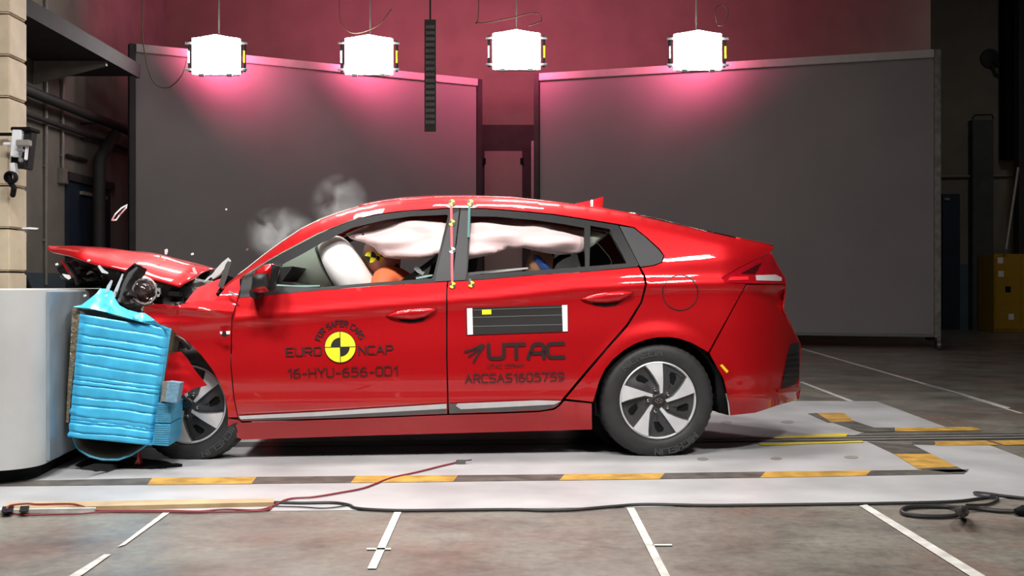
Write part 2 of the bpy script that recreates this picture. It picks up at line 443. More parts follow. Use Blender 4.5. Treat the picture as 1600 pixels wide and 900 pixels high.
HZD = mat('hazard_grey_paint', (0.095, 0.085, 0.075), 0.5, noise_amt=0.35, nscale=9)
HZY = mat('hazard_yellow_paint', (0.47, 0.27, 0.055), 0.5, noise_amt=0.3, nscale=9)
YLINE = mat('yellow_edge_paint', (0.75, 0.56, 0.02), 0.5, noise_amt=0.1, nscale=8)
STEEL = mat('rail_steel', (0.10, 0.10, 0.10), 0.4, 0.6, noise_amt=0.3, nscale=10)
WALLM = mat('grey_blockwork', (0.24, 0.235, 0.20), 0.85, noise_amt=0.10, nscale=2.5, bump=0.2, bscale=12)
WALLB = mat('blue_grey_wall_band', (0.08, 0.13, 0.16), 0.7, noise_amt=0.1, nscale=3)
WALLC = mat('cream_wall', (0.22, 0.20, 0.16), 0.85, noise_amt=0.08, nscale=2)
CEILM = mat('dark_ceiling', (0.05, 0.045, 0.045), 0.9, noise_amt=0.2, nscale=2)
MEZZ = mat('dark_steelwork', (0.03, 0.028, 0.028), 0.7, noise_amt=0.2, nscale=4)
PIPEG = mat('galvanised_conduit', (0.32, 0.30, 0.27), 0.5, 0.3, noise_amt=0.1)
DBLUE = mat('dark_blue_door_paint', (0.012, 0.03, 0.05), 0.5, noise_amt=0.2, nscale=4)
SCREEN = mat('grey_screen_fabric', (0.26, 0.245, 0.245), 0.85, noise_amt=0.04, nscale=1.2, bump=0.03, bscale=60)

fl = MB(); fl.add([(-6.6, -3, 0), (12.4, -3, 0), (12.4, 24.3, 0), (-6.6, 24.3, 0)], [[0, 1, 2, 3]])
floor = fl.build('floor', CONC, origin=(0, 0, 0), weld=False); tag(floor, kind='structure', label='stained grey concrete hall floor', cat='floor')
def paint(name, polys, m, z, th=0.0015):
    mb = MB()
    for p in polys: mb.extrude([G(x, y, z) for x, y in p], (0, 0, -th))
    return mb.build(name, m, floor, smooth=False, weld=False)
paint('painted_bay', [[(-300, 806), (0, 802), (550, 797), (1000, 792), (1400, 785), (1600, 777.5), (1900, 764), (1900, 740), (1600, 716), (1545, 695), (1425, 694), (1355, 689), (1100, 692), (-300, 704)],
                      [(-300, 700), (1100, 689), (1325, 683), (1352, 675), (1480, 668), (1370, 627), (1140, 626), (700, 630), (-300, 645)]], LIGHTG, 0.002)
paint('rail_channel', [[(-300, 705), (1600, 685.5), (1900, 682), (1900, 674), (1600, 677), (-300, 698)]], STEEL, 0.004)
paint('rail_lip', [[(1100, 689.6), (1600, 683.6), (1900, 680.4), (1900, 679.6), (1600, 682.5), (1100, 688.2)], [(1100, 686), (1600, 679.6), (1900, 677.0), (1900, 676.2), (1600, 678.6), (1100, 685)]], PIPEG, 0.006)
paint('yellow_edge_line', [[(1208, 682), (1318, 677), (1326, 677.6), (1322, 681.5), (1210, 684.5)], [(1185, 693), (1347, 688.4), (1350, 690.4), (1190, 695.5)]], YLINE, 0.007)
top = [(-60, 752), (90, 750), (240, 746.5), (550, 743.5), (880, 741), (1190, 737), (1515, 733)]
bot = [(-60, 760), (90, 758.5), (240, 757), (550, 754), (880, 750), (1190, 746), (1515, 740)]
segs = [(-60, 90, 0), (90, 234, 0), (234, 397, 1), (397, 552, 0), (552, 712, 1), (712, 878, 0), (878, 1035, 1), (1035, 1192, 0), (1192, 1357, 1), (1357, 1510, 0)]
def band(a, b): return [(a+4, interp(top, a)), (b+4, interp(top, b)), (b-4, interp(bot, b)), (a-4, interp(bot, a))]
paint('grey_hazard_stripe', [band(a, b) for a, b, k in segs if not k]+[[(1355, 689.5), (1425, 694), (1455, 709), (1397, 709)], [(1434, 732), (1495, 729), (1512, 737), (1480, 738)],
      [(1425, 690), (1460, 689.6), (1460, 695), (1425, 694)], [(1298, 659), (1334, 657.5), (1366, 668), (1398, 668), (1398, 674), (1345, 675)], [(1262, 646), (1276, 645), (1300, 660), (1293, 660)]], HZD, 0.0045)
paint('yellow_hazard_stripe', [band(a, b) for a, b, k in segs if k]+[[(1397, 709), (1455, 709), (1495, 729), (1434, 732)], [(1460, 689.6), (1540, 688.4), (1560, 695), (1462, 695.5)], [(1548, 688.4), (1600, 687.5), (1640, 694), (1570, 695)],
      [(1276, 645), (1318, 645), (1334, 657.5), (1299, 659.5)], [(1400, 668), (1520, 667), (1535, 672), (1400, 674)]], HZY, 0.0052)
paint('white_floor_line', [[(256, 800), (266, 800), (195, 851), (184, 854)], [(163, 866), (173, 866), (130, 897), (100, 912), (88, 912)], [(616, 800), (627, 800), (588, 888), (574, 888)], [(573, 856), (611, 856), (611, 858.5), (573, 858.5)],
      [(979, 793), (991, 793), (1050, 906), (1036, 906)], [(1343, 790), (1354, 788), (1550, 906), (1526, 906)], [(1020, 850), (1050, 850), (1050, 852), (1020, 852)],
      [(1249, 597), (1253, 596), (1335, 627), (1326, 627)], [(1250, 545), (1253, 544), (1580, 637), (1574, 638)], [(1445, 600), (1448, 600), (1600, 646), (1594, 646)]], LINEW, 0.0048)
paint('bolt_plate', [circ(x, y, rx, 14) if False else [(x+rx*cos(t*pi/7), y+2.2*sin(t*pi/7)) for t in range(14)] for x, y, rx in [(1135, 660, 9), (1230, 659, 10), (1098, 717, 9), (1213, 716, 9), (1330, 714, 11)]], PIPEG, 0.0046)

def slab(name, c, size, m, label=None, cat=None, kind='structure', parent=None):
    o = MB().box(c, size).build(name, m, parent, smooth=False)
    return tag(o, label, cat, kind=kind if parent is None else None)
LX = -6.35
slab('wall_left', (LX-0.15, 11, 3.75), (0.3, 28, 7.5), WALLM, 'grey blockwork wall down the dark left side', 'wall')
slab('wall_glow_catcher', (0.6, 20.75, 3.75), (14.2, 0.3, 7.5), WALLC, 'added wall close behind the two grey screens to catch the pink glow', 'wall')  # added wall, set near the screens so the pink glow lands on it
slab('wall_back', (3, 24.15, 3.75), (24, 0.3, 7.5), WALLC, 'dim cream wall at the far end behind the screens', 'wall')
slab('wall_right', (12.2, 11, 3.75), (0.3, 28, 7.5), WALLC, 'dim wall on the right side of the hall', 'wall')
slab('wall_front', (3, -3.0, 3.75), (18.4, 0.3, 7.5), WALLC, 'wall behind the viewpoint', 'wall')
slab('ceiling', (2.9, 11, 7.6), (18.9, 28.3, 0.2), CEILM, 'dark hall ceiling above the lamps', 'ceiling')
slab('baseboard_left', (LX+0.006, 11, 0.56), (0.012, 27.6, 1.12), WALLB, 'blue grey painted band low on the left wall', 'baseboard')
slab('baseboard_back', (10, 23.992, 1.0/2+0.2), (4.0, 0.012, 1.4), WALLB, 'blue grey painted band low on the far wall', 'baseboard')

# left wall: block joints, conduits, door, walkway with brackets, pipes, brace
def lw(px, py, x=LX):                                # pixel on the plane x
    Y = FPX*x/(px-800); return Vector((x, Y, CH+(HZ-py)/FPX*Y))
for i, (px, y0, y1) in enumerate([(28, 60, 400), (72, -20, 445), (98, 60, 275)]):
    a, b = lw(px, y0, LX+0.03), lw(px, y1, LX+0.03)
    mb = MB().tube([a, b], 0.022, 8)
    for k in (0.3, 0.6, 0.85):
        q = a.lerp(b, k); mb.box(q-Vector((0.012, 0, 0)), (0.035, 0.09, 0.03))
    if i == 2: mb.box(b, (0.09, 0.2, 0.22), bev=0.01)
    o = mb.build('wall_conduit', PIPEG)
    tag(o, ['thin vertical conduit nearest the concrete block on the left wall', 'long vertical conduit between the thin conduit and the blue door', 'short conduit ending in a junction box beside the blue door'][i], 'conduit', 'conduits on the left wall')
d0, d1 = lw(101, 282), lw(167, 297)
dr = empty('door_1', (LX, (d0.y+d1.y)/2, 0), 0, 'dark blue double door in the left wall', 'door'); dr['kind'] = 'structure'
MB().box((LX+0.03, (d0.y+d1.y)/2, 1.22), (0.06, d1.y-d0.y, 2.44), bev=0.01).build('door_panel', DBLUE, dr)
MB().box((LX+0.05, (d0.y+d1.y)/2, 2.5), (0.1, d1.y-d0.y+0.16, 0.12)).build('door_frame', MEZZ, dr)
MB().box((LX+0.08, d0.y+0.9, 2.3), (0.05, 1.0, 0.05)).build('door_closer', PIPEG, dr)
MB().box((LX+0.08, (d0.y+d1.y)/2+0.1, 1.05), (0.05, 0.12, 0.18)).build('door_handle', mat('brass', (0.35, 0.2, 0.08), 0.4, 0.7), dr)
mz = empty('walkway', (LX+0.53, 14, 3.9), 0, 'dark steel walkway high along the left wall on triangular brackets', 'walkway')
MB().box((LX+0.53, 12.2, 3.98), (1.0, 7.5, 0.10)).build('deck', MEZZ, mz)
MB().box((LX+1.03, 12.2, 4.0), (0.05, 7.5, 0.2)).build('edge_beam', MEZZ, mz)
for y in (9.5, 12.0, 14.8):
    MB().extrude([(LX+.03, y, 3.92), (LX+0.98, y, 3.92), (LX+0.98, y, 3.86), (LX+.03, y, 3.62)], (0, 0.07, 0)).build('bracket', PIPEG, mz)
for i, (z, r, px) in enumerate([(3.42, 0.07, 0.22), (3.16, 0.035, 0.1)]):
    mb = MB().tube([(LX+px, 5, z), (LX+px, 20, z)], r, 10)
    for y in (10.5, 13.5, 16.5): mb.box((LX+px/2, y, z-r-0.015), (px, 0.05, 0.03))
    tag(mb.build('wall_pipe', MEZZ), ['thick dark pipe running along the left wall under the walkway', 'thin dark pipe running along the left wall below the thick one'][i], 'pipe')
mb = MB().tube([lw(155, 470, LX+0.25), lw(155, 255, LX+0.25), lw(157, 246, LX+0.25), lw(180, 210, LX+0.25)], 0.09, 10)
tag(mb.build('bent_duct', MEZZ), 'dark duct rising past the blue door and bending diagonally up the wall', 'duct')
tag(MB().tube([lw(105, 243, LX+0.04), lw(135, 251, LX+0.04)], 0.03, 6).build('wall_bar', MEZZ), 'short dark bar fixed on the left wall above the blue door', 'bar')

# far wall, right-hand end
bd = empty('door_2', Vector((P(1487, 515, 23.95).x, 23.95, 0)), 0, 'narrow dark blue door in the far wall beside the screen post', 'door'); bd['kind'] = 'structure'
def onY(px0, py0, px1, py1, Y): a, b = P(px0, py0, Y), P(px1, py1, Y); return a, b
def fbox(name, px0, py0, px1, py1, Y, dep, m, parent=None, bev=0.0, z0=None):
    a, b = P(px0, py0, Y), P(px1, py1, Y); zz = b.z if z0 is None else z0
    return MB().box(((a.x+b.x)/2, Y+dep/2, (a.z+zz)/2), (abs(b.x-a.x), dep, abs(a.z-zz)), bev=bev).build(name, m, parent)
fbox('door_panel', 1473, 303, 1500, 515, 23.9, 0.08, DBLUE, bd, z0=0.0)
fbox('door_closer', 1476, 309, 1484, 313, 23.86, 0.05, PIPEG, bd)
t = fbox('trim_1', 1520, 187, 1552, 515, 23.75, 0.25, mat('grey_column', (0.075, 0.078, 0.08), 0.8, noise_amt=0.15, nscale=4), z0=0.0); tag(t, 'grey pilaster rising up the far wall by the yellow cabinet', 'pilaster', kind='structure')
tag(MB().tube([P(1519, 186, 23.7), P(1523, 180, 23.7), P(1550, 179, 23.7), P(1552, 186, 23.7)], 0.02, 6).build('cable_loop', MEZZ), 'thin dark bracket on top of the grey pilaster', 'bracket')
tag(fbox('cable_duct', 1571, -40, 1590, 247, 23.6, 0.3, BLACK), 'black vertical duct hanging on the far wall at the upper right', 'duct')
tag(fbox('steel_post', 1592, -40, 1612, 397, 23.2, 0.25, MEZZ), 'dark steel post at the right edge above the yellow cabinet', 'post')
tag(MB().tube([P(1470, 276, 23.92), P(1600, 274, 23.92)], 0.025, 6).build('wall_conduit', PIPEG), 'horizontal conduit running across the far wall at the right', 'conduit')
tag(MB().tube([P(1572, 390, 22.75), P(1591, 262, 23.1)], 0.03, 8).build('leaning_pole', PIPEG), 'thin pole leaning on the far wall above the yellow cabinet', 'pole')
rb = MB().lathe([(0.0, 0.06), (0.05, 0.06), (0.07, 0.05), (0.2, 0.04), (0.22, 0)], Matrix.Translation(P(1547, 92, 23.99)) @ Matrix.Rotation(pi/2, 4, 'X'), 24)
rb.tube([P(1552, 95, 23.9), P(1560, 102, 23.9), P(1570, 104, 23.9)], 0.03, 6); rb.tube([P(1549, 100, 23.9), P(1556, 116, 23.9), P(1570, 121, 23.9)], 0.03, 6)
tag(rb.build('alarm_bell', MEZZ), 'round dark wall fitting with two cables high on the far wall', 'wall fitting')
yc = empty('yellow_cabinet', Vector((P(1580, 517, 23.0).x, 23.0, 0)), 0, 'yellow storage cabinet against the far wall at the right edge', 'cabinet')
YC = mat('cabinet_yellow', (0.42, 0.24, 0.012), 0.5, noise_amt=0.06)
c0, c1 = P(1550, 397, 23.0), P(1590, 515, 23.0)
MB().box(((c0.x+c1.x)/2+0.25, 23.3, c0.z/2), (c1.x-c0.x+0.5, 0.8, c0.z), bev=0.01).build('body', YC, yc)
MB().box((c0.x+0.27, 22.89, c0.z/2), (0.5, 0.03, c0.z-0.1), bev=0.008).build('door', YC, yc)
MB().box((c0.x+0.80, 22.89, c0.z/2), (0.5, 0.03, c0.z-0.1), bev=0.008).build('door', YC, yc)
for px, py, m in ((1563, 407, WHITE), (1564, 428, WHITE), (1580, 495, WHITE), (1575, 452, BLACK)):
    q = P(px, py, 22.87); MB().box(q, (0.11, 0.008, 0.12)).build('label', m, yc)
# background between the two screens: tall dark opening with pale door
gd = empty('door_3', Vector((P(786, 515, 20.55).x, 20.55, 0)), 0, 'pale door in the dark gap between the two screens', 'door'); gd['kind'] = 'structure'
fbox('door_frame', 746, 195, 845, 515, 20.55, 0.04, MEZZ, gd, z0=0.0)
fbox('door_panel', 757, 236, 816, 515, 20.5, 0.06, mat('pale_door_paint', (0.28, 0.26, 0.22), 0.6, noise_amt=0.06, nscale=2), gd, z0=0.0)
for px in (754, 813): fbox('hinge', px, 247, px+5, 256, 20.46, 0.05, BLACK, gd)
tag(fbox('steel_post', 830, 220, 836, 515, 20.2, 0.06, PIPEG, z0=0.0), 'thin pale post in the gap beside the right screen', 'post')

# ------------------------------------------------------------------ screens
def screen(a, b, ztop, zbot, label, posts):
    a, b = Vector(a), Vector(b); d = (b-a); L_ = d.length; d.normalize(); nrm = Vector((d.y, -d.x, 0))
    if nrm.y > 0: nrm = -nrm
    root = empty('backdrop_screen', (a+b)/2, 0, label, 'screen', 'grey backdrop screens')
    def bar(p, q, t1, t2, name, m, **k):
        x = (q-p).normalized(); mid = (p+q)/2; up = Vector((0, 0, 1)) if abs(x.z) < .5 else d
        y = up.cross(x).normalized(); R = Matrix((x, y, x.cross(y))).transposed()
        return MB().box(mid, ((q-p).length, t1, t2), R, bev=0.006).build(name, m, root)
    Z = Vector((0, 0, 1))
    bar(a+Z*(ztop+zbot)/2, b+Z*(ztop+zbot)/2, 0.03, ztop-zbot, 'fabric', SCREEN)
    bar(a+Z*ztop+nrm*.03, b+Z*ztop+nrm*.03, 0.09, 0.12, 'top_tube', mat('pale_tube', (0.45, 0.42, 0.41), 0.5, 0.1, noise_amt=0.05))
    bar(a+Z*zbot+nrm*.01, b+Z*zbot+nrm*.01, 0.05, 0.05, 'bottom_rail', GREYTRIM)
    for p, m in zip((a, b), posts):
        s = -1 if p is a else 1
        bar(p+d*s*.05+Z*(zbot-.03), p+d*s*.05+Z*(ztop+0.06), 0.12, 0.09, 'post', m)
        for k in (-0.35, 0.35):
            c = p+d*s*.05+nrm*k+Z*0.075
            w_ = MB().lathe([(0.03, -.025), (0.075, -.025), (0.075, .025), (0.03, .025)], Matrix.Translation(c) @ Matrix.Rotation(atan2(nrm.y, nrm.x), 4, 'Z') @ Matrix.Rotation(pi/2, 4, 'X'), 20, close=True).build('caster', GREYTRIM, root)
            MB().box(c+Z*.06, (0.03, .07, .1)).build('caster_fork', ALU, w_)
        MB().box(p+d*s*.05+Z*(zbot-.06), (0.08, 0.8, 0.05)).build('foot', MEZZ, root)
    return root
scB = mat('scuffed_post', (0.16, 0.15, 0.14), 0.5, 0.4, noise_amt=0.3, nscale=10)
screen((-5.55, 16.5, 0), (-0.62, 19.3, 0), 4.44, 0.22, 'large grey backdrop screen behind the bonnet and windscreen', (MEZZ, MEZZ))
screen((0.47, 18.7, 0), (6.33, 16.8, 0), 4.42, 0.2, 'large grey backdrop screen behind the tail with steel post on casters', (MEZZ, scB))

# ------------------------------------------------------------------ film lamps
LAMPE = mat('lamp_light', (1, 0.97, 0.95), 0.5, emit=22)
def lamp(px, py, tilt, label, Y):
    c = P(px, py, Y)
    r = empty('flood_lamp', c, tilt, label, 'lamp', 'flood lamps above the crash bay')
    T = MW[r]; w_, h_ = 0.27, 0.21; K = Y/13.0; T = T @ Matrix.Scale(K, 4)
    B = lambda cc, sz, bev=0.0: MB().box(T @ Vector(cc), sz, T.to_3x3(), bev=bev)
    prof = [(-w_, -h_), (w_, -h_), (w_, h_*0.93), (w_*.6, h_*1.0), (0, h_*1.14), (-w_*.6, h_*1.0), (-w_, h_*.93)]
    B((0, 0.2, 0), (0.5, 0.3, 0.38), 0.03).build('housing', BLACK, r)
    MB().extrude([T @ Vector((x, 0.03, z)) for x, z in prof], T.to_3x3() @ Vector((0, 0.05, 0))).build('diffuser', LAMPE, r)
    MB().extrude([T @ Vector((x*1.05, 0.09, z*1.05)) for x, z in prof], T.to_3x3() @ Vector((0, 0.03, 0))).build('rim', ALU, r)
    for s in (-1, 1):
        y = B((s*(w_+.05), 0.12, 0), (0.03, 0.05, 0.36), 0.005).build('yoke_arm', BLACK, r)
        B((s*(w_+.055), 0.085, -0.01), (0.018, 0.02, 0.14)).build('yoke_glint', YEL if s > 0 else WHITE, y)  # yellow and white glint on the yoke, painted as a strip
        for z in (0.15, -0.16):
            MB().tube([T @ Vector((s*w_*.9, .08, z)), T @ Vector((s*(w_+.09), .08, z))], 0.02, 8).build('hinge_pin', ALU, r)
    for s in (-.6, .6): B((s*w_, 0.06, -h_-.02), (0.06, 0.05, 0.03)).build('clip', ALU, r)
    MB().tube([T @ Vector((0, .2, .18)), Vector((c.x, c.y+.25, 7.49))], 0.012, 8).build('hanger', PIPEG, r)
    # added pink lights behind the lamp, standing in for lens flare glow
    l = bpy.data.lights.new('flare_glow', 'POINT'); l.energy = 9; l.color = (1.0, 0.16, 0.32); l.shadow_soft_size = 0.15
    lo = bpy.data.objects.new('flare_glow', l); COL.objects.link(lo); lo.parent = r; lo.location = (0, 0.75, 0.25)
    l2 = bpy.data.lights.new('flare_glow', 'AREA'); l2.size = 0.4; l2.energy = 62; l2.color = (1.0, 0.15, 0.30)
    lo2 = bpy.data.objects.new('flare_glow', l2); COL.objects.link(lo2); lo2.parent = r; lo2.location = (0, 0.5, 0.2); lo2.rotation_euler = (radians(90+22), 0, 0)
    return r
for (px, py, t, lb, yy) in [(335, 85, 0.0, 'bright flood lamp farthest left over the left screen', 16.0), (575, 85, 0.0, 'bright flood lamp over the left screen next to the hanging cable tray', 17.1),
                        (807, 77, 0, 'bright flood lamp above the gap between the two screens', 17.3), (1092, 78, 0, 'bright flood lamp over the right screen', 16.6)]:
    lamp(px, py, t, lb, yy)
def cable(name, pts, r, m, label, cat, n=6, grp=None):
    pts = [Vector(p) for p in pts]; out = []
    for i in range(len(pts)-1):
        p0, p1, p2, p3 = pts[max(i-1, 0)], pts[i], pts[i+1], pts[min(i+2, len(pts)-1)]
        for k in range(8):
            t = k/8; out.append(0.5*((2*p1)+(p2-p0)*t+(2*p0-5*p1+4*p2-p3)*t*t+(3*p1-p0-3*p2+p3)*t**3))
    out.append(pts[-1]); mb = MB().tube(out, r, n)
    o = mb.build(name, m); return tag(o, label, cat, grp)
CABG = mat('yellow_grey_cable', (0.14, 0.11, 0.06), 0.6)
cable('lamp_cable', [P(221, -268, 15.95), P(222, -60, 15.95), P(222, 20, 15.95), P(224, 70, 15.95), P(238, 125, 15.95), P(262, 137, 15.95), P(284, 118, 15.95), P(292, 95, 16.0)], 0.009, CABG, 'thin slack cable looping down to the leftmost flood lamp', 'cable', grp='lamp cables')
cable('lamp_cable', [P(529, -220, 17.2), P(530, 5, 17.2), P(536, 40, 17.2), P(556, 52, 17.2), P(590, 40, 17.2), P(612, 14, 17.2)], 0.008, CABG, 'thin cable looping above the lamp next to the cable tray', 'cable', grp='lamp cables')
cable('lamp_cable', [P(748, -220, 17.2), P(748, 10, 17.2), P(746, 35, 17.2), P(790, 30, 17.2), P(835, 20, 17.2), P(846, 32, 17.2), P(826, 40, 17.2)], 0.008, CABG, 'thin cable looping above the lamp over the gap', 'cable', grp='lamp cables')
cable('lamp_cable', [P(1120, 36, 16.7), P(1118, 14, 16.7), P(1130, 8, 16.7), P(1138, 20, 16.7), P(1130, 38, 16.7), P(1122, 40, 16.7)], 0.008, CABG, 'thin cable coiled above the rightmost flood lamp', 'cable', grp='lamp cables')
# hanging cable tray (vertical ladder of small slots)
ct = empty('cable_tray', P(671, 205, 13.3), 0, 'narrow slotted cable tray hanging vertically before the left screen', 'cable tray')
TRAYB = mat('tray_backing', (0.035, 0.03, 0.03), 0.7); SLOT = mat('tray_slot_grey', (0.20, 0.185, 0.17), 0.6, noise_amt=0.2)
a, b = P(663, 30, 13.3), P(681, 205, 13.3)
MB().box(((a.x+b.x)/2, 13.33, (a.z+b.z)/2), (b.x-a.x, 0.03, a.z-b.z)).build('backing', TRAYB, ct)
mb = MB()
for k in range(17):
    zc = P(0, 42+k*9.3, 13.3).z
    for j in range(5): mb.box((a.x+0.025+j*0.022, 13.31, zc), (0.013, 0.02, 0.04))
mb.build('slots', SLOT, ct)
MB().tube([((a.x+b.x)/2, 13.33, a.z), ((a.x+b.x)/2, 13.33, a.z+0.4)], 0.012, 6).build('hanger', MEZZ, ct)

# ------------------------------------------------------------------ far-left padded post, camera rig, tripod
PY = 8.2
pp = empty('padded_post', P(-20, 455, PY).to_2d().to_3d(), 0, 'tall pale segmented post at the left edge behind the concrete block', 'post')
PADM = mat('pale_wood_post', (0.62, 0.52, 0.38), 0.5, noise_amt=0.08, nscale=6)
xs0, xs1 = P(-60, 0, PY).x, P(14.5, 0, PY).x
edges = [-80, -50, 21, 87, 152, 290, 357, 425, 494, 563]
for y0, y1 in zip(edges, edges[1:]):
    z1, z0 = P(0, y0+1.2, PY).z, P(0, y1-1.2, PY).z
    MB().box(((xs0+xs1)/2, PY+0.15, (z0+z1)/2), (xs1-xs0, 0.3, z1-z0), bev=0.012).build('segment', PADM, pp)
zt = P(0, -80, PY).z; MB().box(((xs0+xs1)/2-0.02, PY+0.16, zt/2), (xs1-xs0-0.06, 0.2, zt)).build('core', BLACK, pp)
cr = empty('camera_rig', P(28, 275, PY-0.15), 0, 'white and black camera rig clamped to the pale post', 'camera')
YR = PY-0.15
def rigbox(name, px0, py0, px1, py1, dep, m, dy=0.0, tilt=0.0, par=None):
    a, b = P(px0, py0, YR+dy), P(px1, py1, YR+dy)
    return MB().box(((a.x+b.x)/2, YR+dy+dep/2, (a.z+b.z)/2), (b.x-a.x, dep, a.z-b.z), Matrix.Rotation(tilt, 3, 'Y'), bev=0.006).build(name, m, par or cr)
RIGW = mat('rig_white', (0.8, 0.82, 0.85), 0.4, noise_amt=0.03)
rigbox('body', 18, 205, 38, 262, 0.12, BLACK, 0.05, 0.08); rigbox('white_plate', 17, 201, 32, 245, 0.05, RIGW, 0.0, 0.08)
rigbox('top_cover', 16, 198, 47, 204, 0.18, BLACK, 0.0); rigbox('cross_bracket', 24, 218, 45, 228, 0.06, PIPEG, -0.06)
rigbox('side_strip', 38, 228, 41, 250, 0.04, RIGW, -0.03, 0.1); rigbox('connector', 26, 232, 36, 237, 0.04, ALU, -0.05); rigbox('connector', 28, 246, 33, 253, 0.04, ALU, -0.05)
rigbox('lens_tube', 15, 254, 23, 274, 0.06, RIGW, 0.0, -0.05); rigbox('mount_arm', -6, 207, 20, 211, 0.06, BLACK, 0.04); rigbox('mount_arm', 4, 222, 18, 227, 0.05, RIGW, 0.02); rigbox('side_case', 33, 205, 46, 264, 0.1, DARK, 0.04, 0.12)
MB().lathe([(0.035, 0), (0.045, 0.02), (0.045, 0.06), (0.03, 0.07)], Matrix.Translation(P(21, 278, YR+.03)) @ Matrix.Rotation(pi/2, 4, 'X'), 20, close=True).build('lens_ring', BLACK, cr)
MB().tube([P(14, 270, YR), P(16, 285, YR), P(22, 293, YR), P(20, 305, YR+.1)], 0.02, 8).build('lead', BLACK, cr)
tp = empty('tripod', P(28, 460, 9.6).to_2d().to_3d(), 0, 'dark camera tripod standing behind the concrete block at the left', 'tripod')
q = P(26, 398, 9.6)
MB().box(q, (0.09, 0.07, 0.09), bev=0.01).build('head', BLACK, tp); MB().box(q+Vector((-.06, 0, .3)), (0.05, 0.1, 0.42), bev=0.01).build('camera_body', DBLUE, tp)
MB().box(q+Vector((.03, 0, .25)), (0.09, 0.08, 0.3), bev=0.01).build('light_case', PIPEG, tp)
for dx, dy in ((0.28, -.1), (-0.25, -.15), (0.02, .28)): MB().tube([q-Vector((0, 0, .04)), (q.x+dx*2.2, q.y+dy*2.2, 0.015)], [0.022, 0.014], 8).build('leg', BLACK, tp)
MB().tube([q, q-Vector((0, 0, .5))], 0.016, 8).build('centre_column', MEZZ, tp)

# =================================================================== THE CAR
car = empty('car', W(-0.9, CW, 0.0), YAW, 'red hatchback with crushed front pressed into the blue honeycomb barrier', 'car')
FRAMEM = BLACKTRIM
# --- doors (near side and mirrored far side)
fd_out = [(372, 466), (379, 465), (497, 454), (602, 446), (698, 440.5), (697, 460), (697, 560), (699, 646.5), (600, 650.5), (500, 654), (378, 658), (372.5, 653), (366, 620), (362, 573), (363, 497)]
fdoor, fdoor2 = panel('front_door', fd_out, FB, RED, car, both=True)
rd_out = [(700.5, 440.3), (732, 439), (837, 430), (916, 425), (998, 417.5), (1005, 432), (1007.5, 445), (1000.5, 472), (978.5, 507), (943.5, 547), (909, 587), (878, 624), (872, 633), (864, 638), (842, 641.5), (780, 644), (701.5, 646.3), (699.5, 560), (699.5, 460)]
rdoor, rdoor2 = panel('rear_door', rd_out, FB, RED, car, both=True)
ff_out = [(372.5, 465), (379, 434), (419, 408), (440, 396), (497, 366), (550, 345), (589, 336), (629, 331), (707, 326), (717, 326), (718, 328), (705.5, 436), (704, 439.5), (602, 445.5), (497, 453.5), (379, 464.5)]
ff_hole = [(430, 446.5), (441, 412.5), (471, 397), (508, 376), (550, 356), (602, 343.5), (642, 338), (698, 335.5), (700, 337), (677, 432), (674, 435), (584, 441.5), (497, 449)]
panel('window_frame', ff_out, FB, FRAMEM, fdoor, holes=[ff_hole], t=0.03, off=0.004, s=6, both=fdoor2)
rf_out = [(719.5, 326), (759, 327), (811, 331), (864, 336), (916, 344), (966, 352), (998, 414), (995, 416.5), (916, 424.3), (837, 429.3), (732, 438.3), (706, 439.3), (707, 436), (719.5, 328)]
rf_h1 = [(736, 338), (775, 338.5), (837, 344), (880, 350), (913, 356), (914.5, 416.5), (837, 422.5), (730.5, 430.5), (731, 420)]
rf_h2 = [(922.5, 352.5), (953, 358), (979, 411.5), (921, 416)]
panel('window_frame', rf_out, FB, FRAMEM, rdoor, holes=[rf_h1, rf_h2], t=0.03, off=0.004, s=6, both=rdoor2)
panel('quarter_pane', rf_h2, FB, GLASS, rdoor, t=0.004, off=0.02, s=9, both=rdoor2)
# B-pillar garnish on each frame, reflection put into its lighter grey
BPIL = mat('pillar_garnish', (0.036, 0.036, 0.039), 0.48, spec=0.22, noise_amt=0.04)
panel('pillar_garnish', [(704, 336), (717.2, 329.5), (705, 436), (703, 438.7), (680, 440), (681, 432)], FB, BPIL, fdoor, t=0.004, off=-0.001, s=8, both=fdoor2)
panel('pillar_garnish', [(719.5, 329), (733, 329.5), (729, 425), (727, 437.5), (706.5, 438.7), (707.8, 435)], FB, BPIL, rdoor, t=0.004, off=-0.001, s=8, both=rdoor2)
# sill trims
for nm, pts, par, par2 in (('sill_trim', [(373, 650), (500, 643.5), (697.5, 631), (697.8, 645.5), (600, 650.3), (500, 653.6), (380, 657), (374, 654)], fdoor, fdoor2),
                     ('sill_trim', [(702.5, 631), (780, 628), (840, 625.5), (877, 627), (868, 635), (850, 640), (780, 643), (703, 645.5)], rdoor, rdoor2)):
    panel(nm, pts, FB, GREYTRIM, par, t=0.004, off=-0.010, s=8, both=par2)
panel('bright_strip', [(373, 650), (500, 643.5), (697.5, 631), (697.6, 638.5), (500, 650), (376, 655)], FB, SATIN, fdoor, t=0.004, off=-0.016, s=8, both=fdoor2)
panel('bright_strip', [(715, 630.5), (780, 628), (840, 625.5), (877, 626.5), (866, 632), (780, 636.5), (720, 639.5), (712, 634)], FB, SATIN, rdoor, t=0.004, off=-0.016, s=8, both=rdoor2)
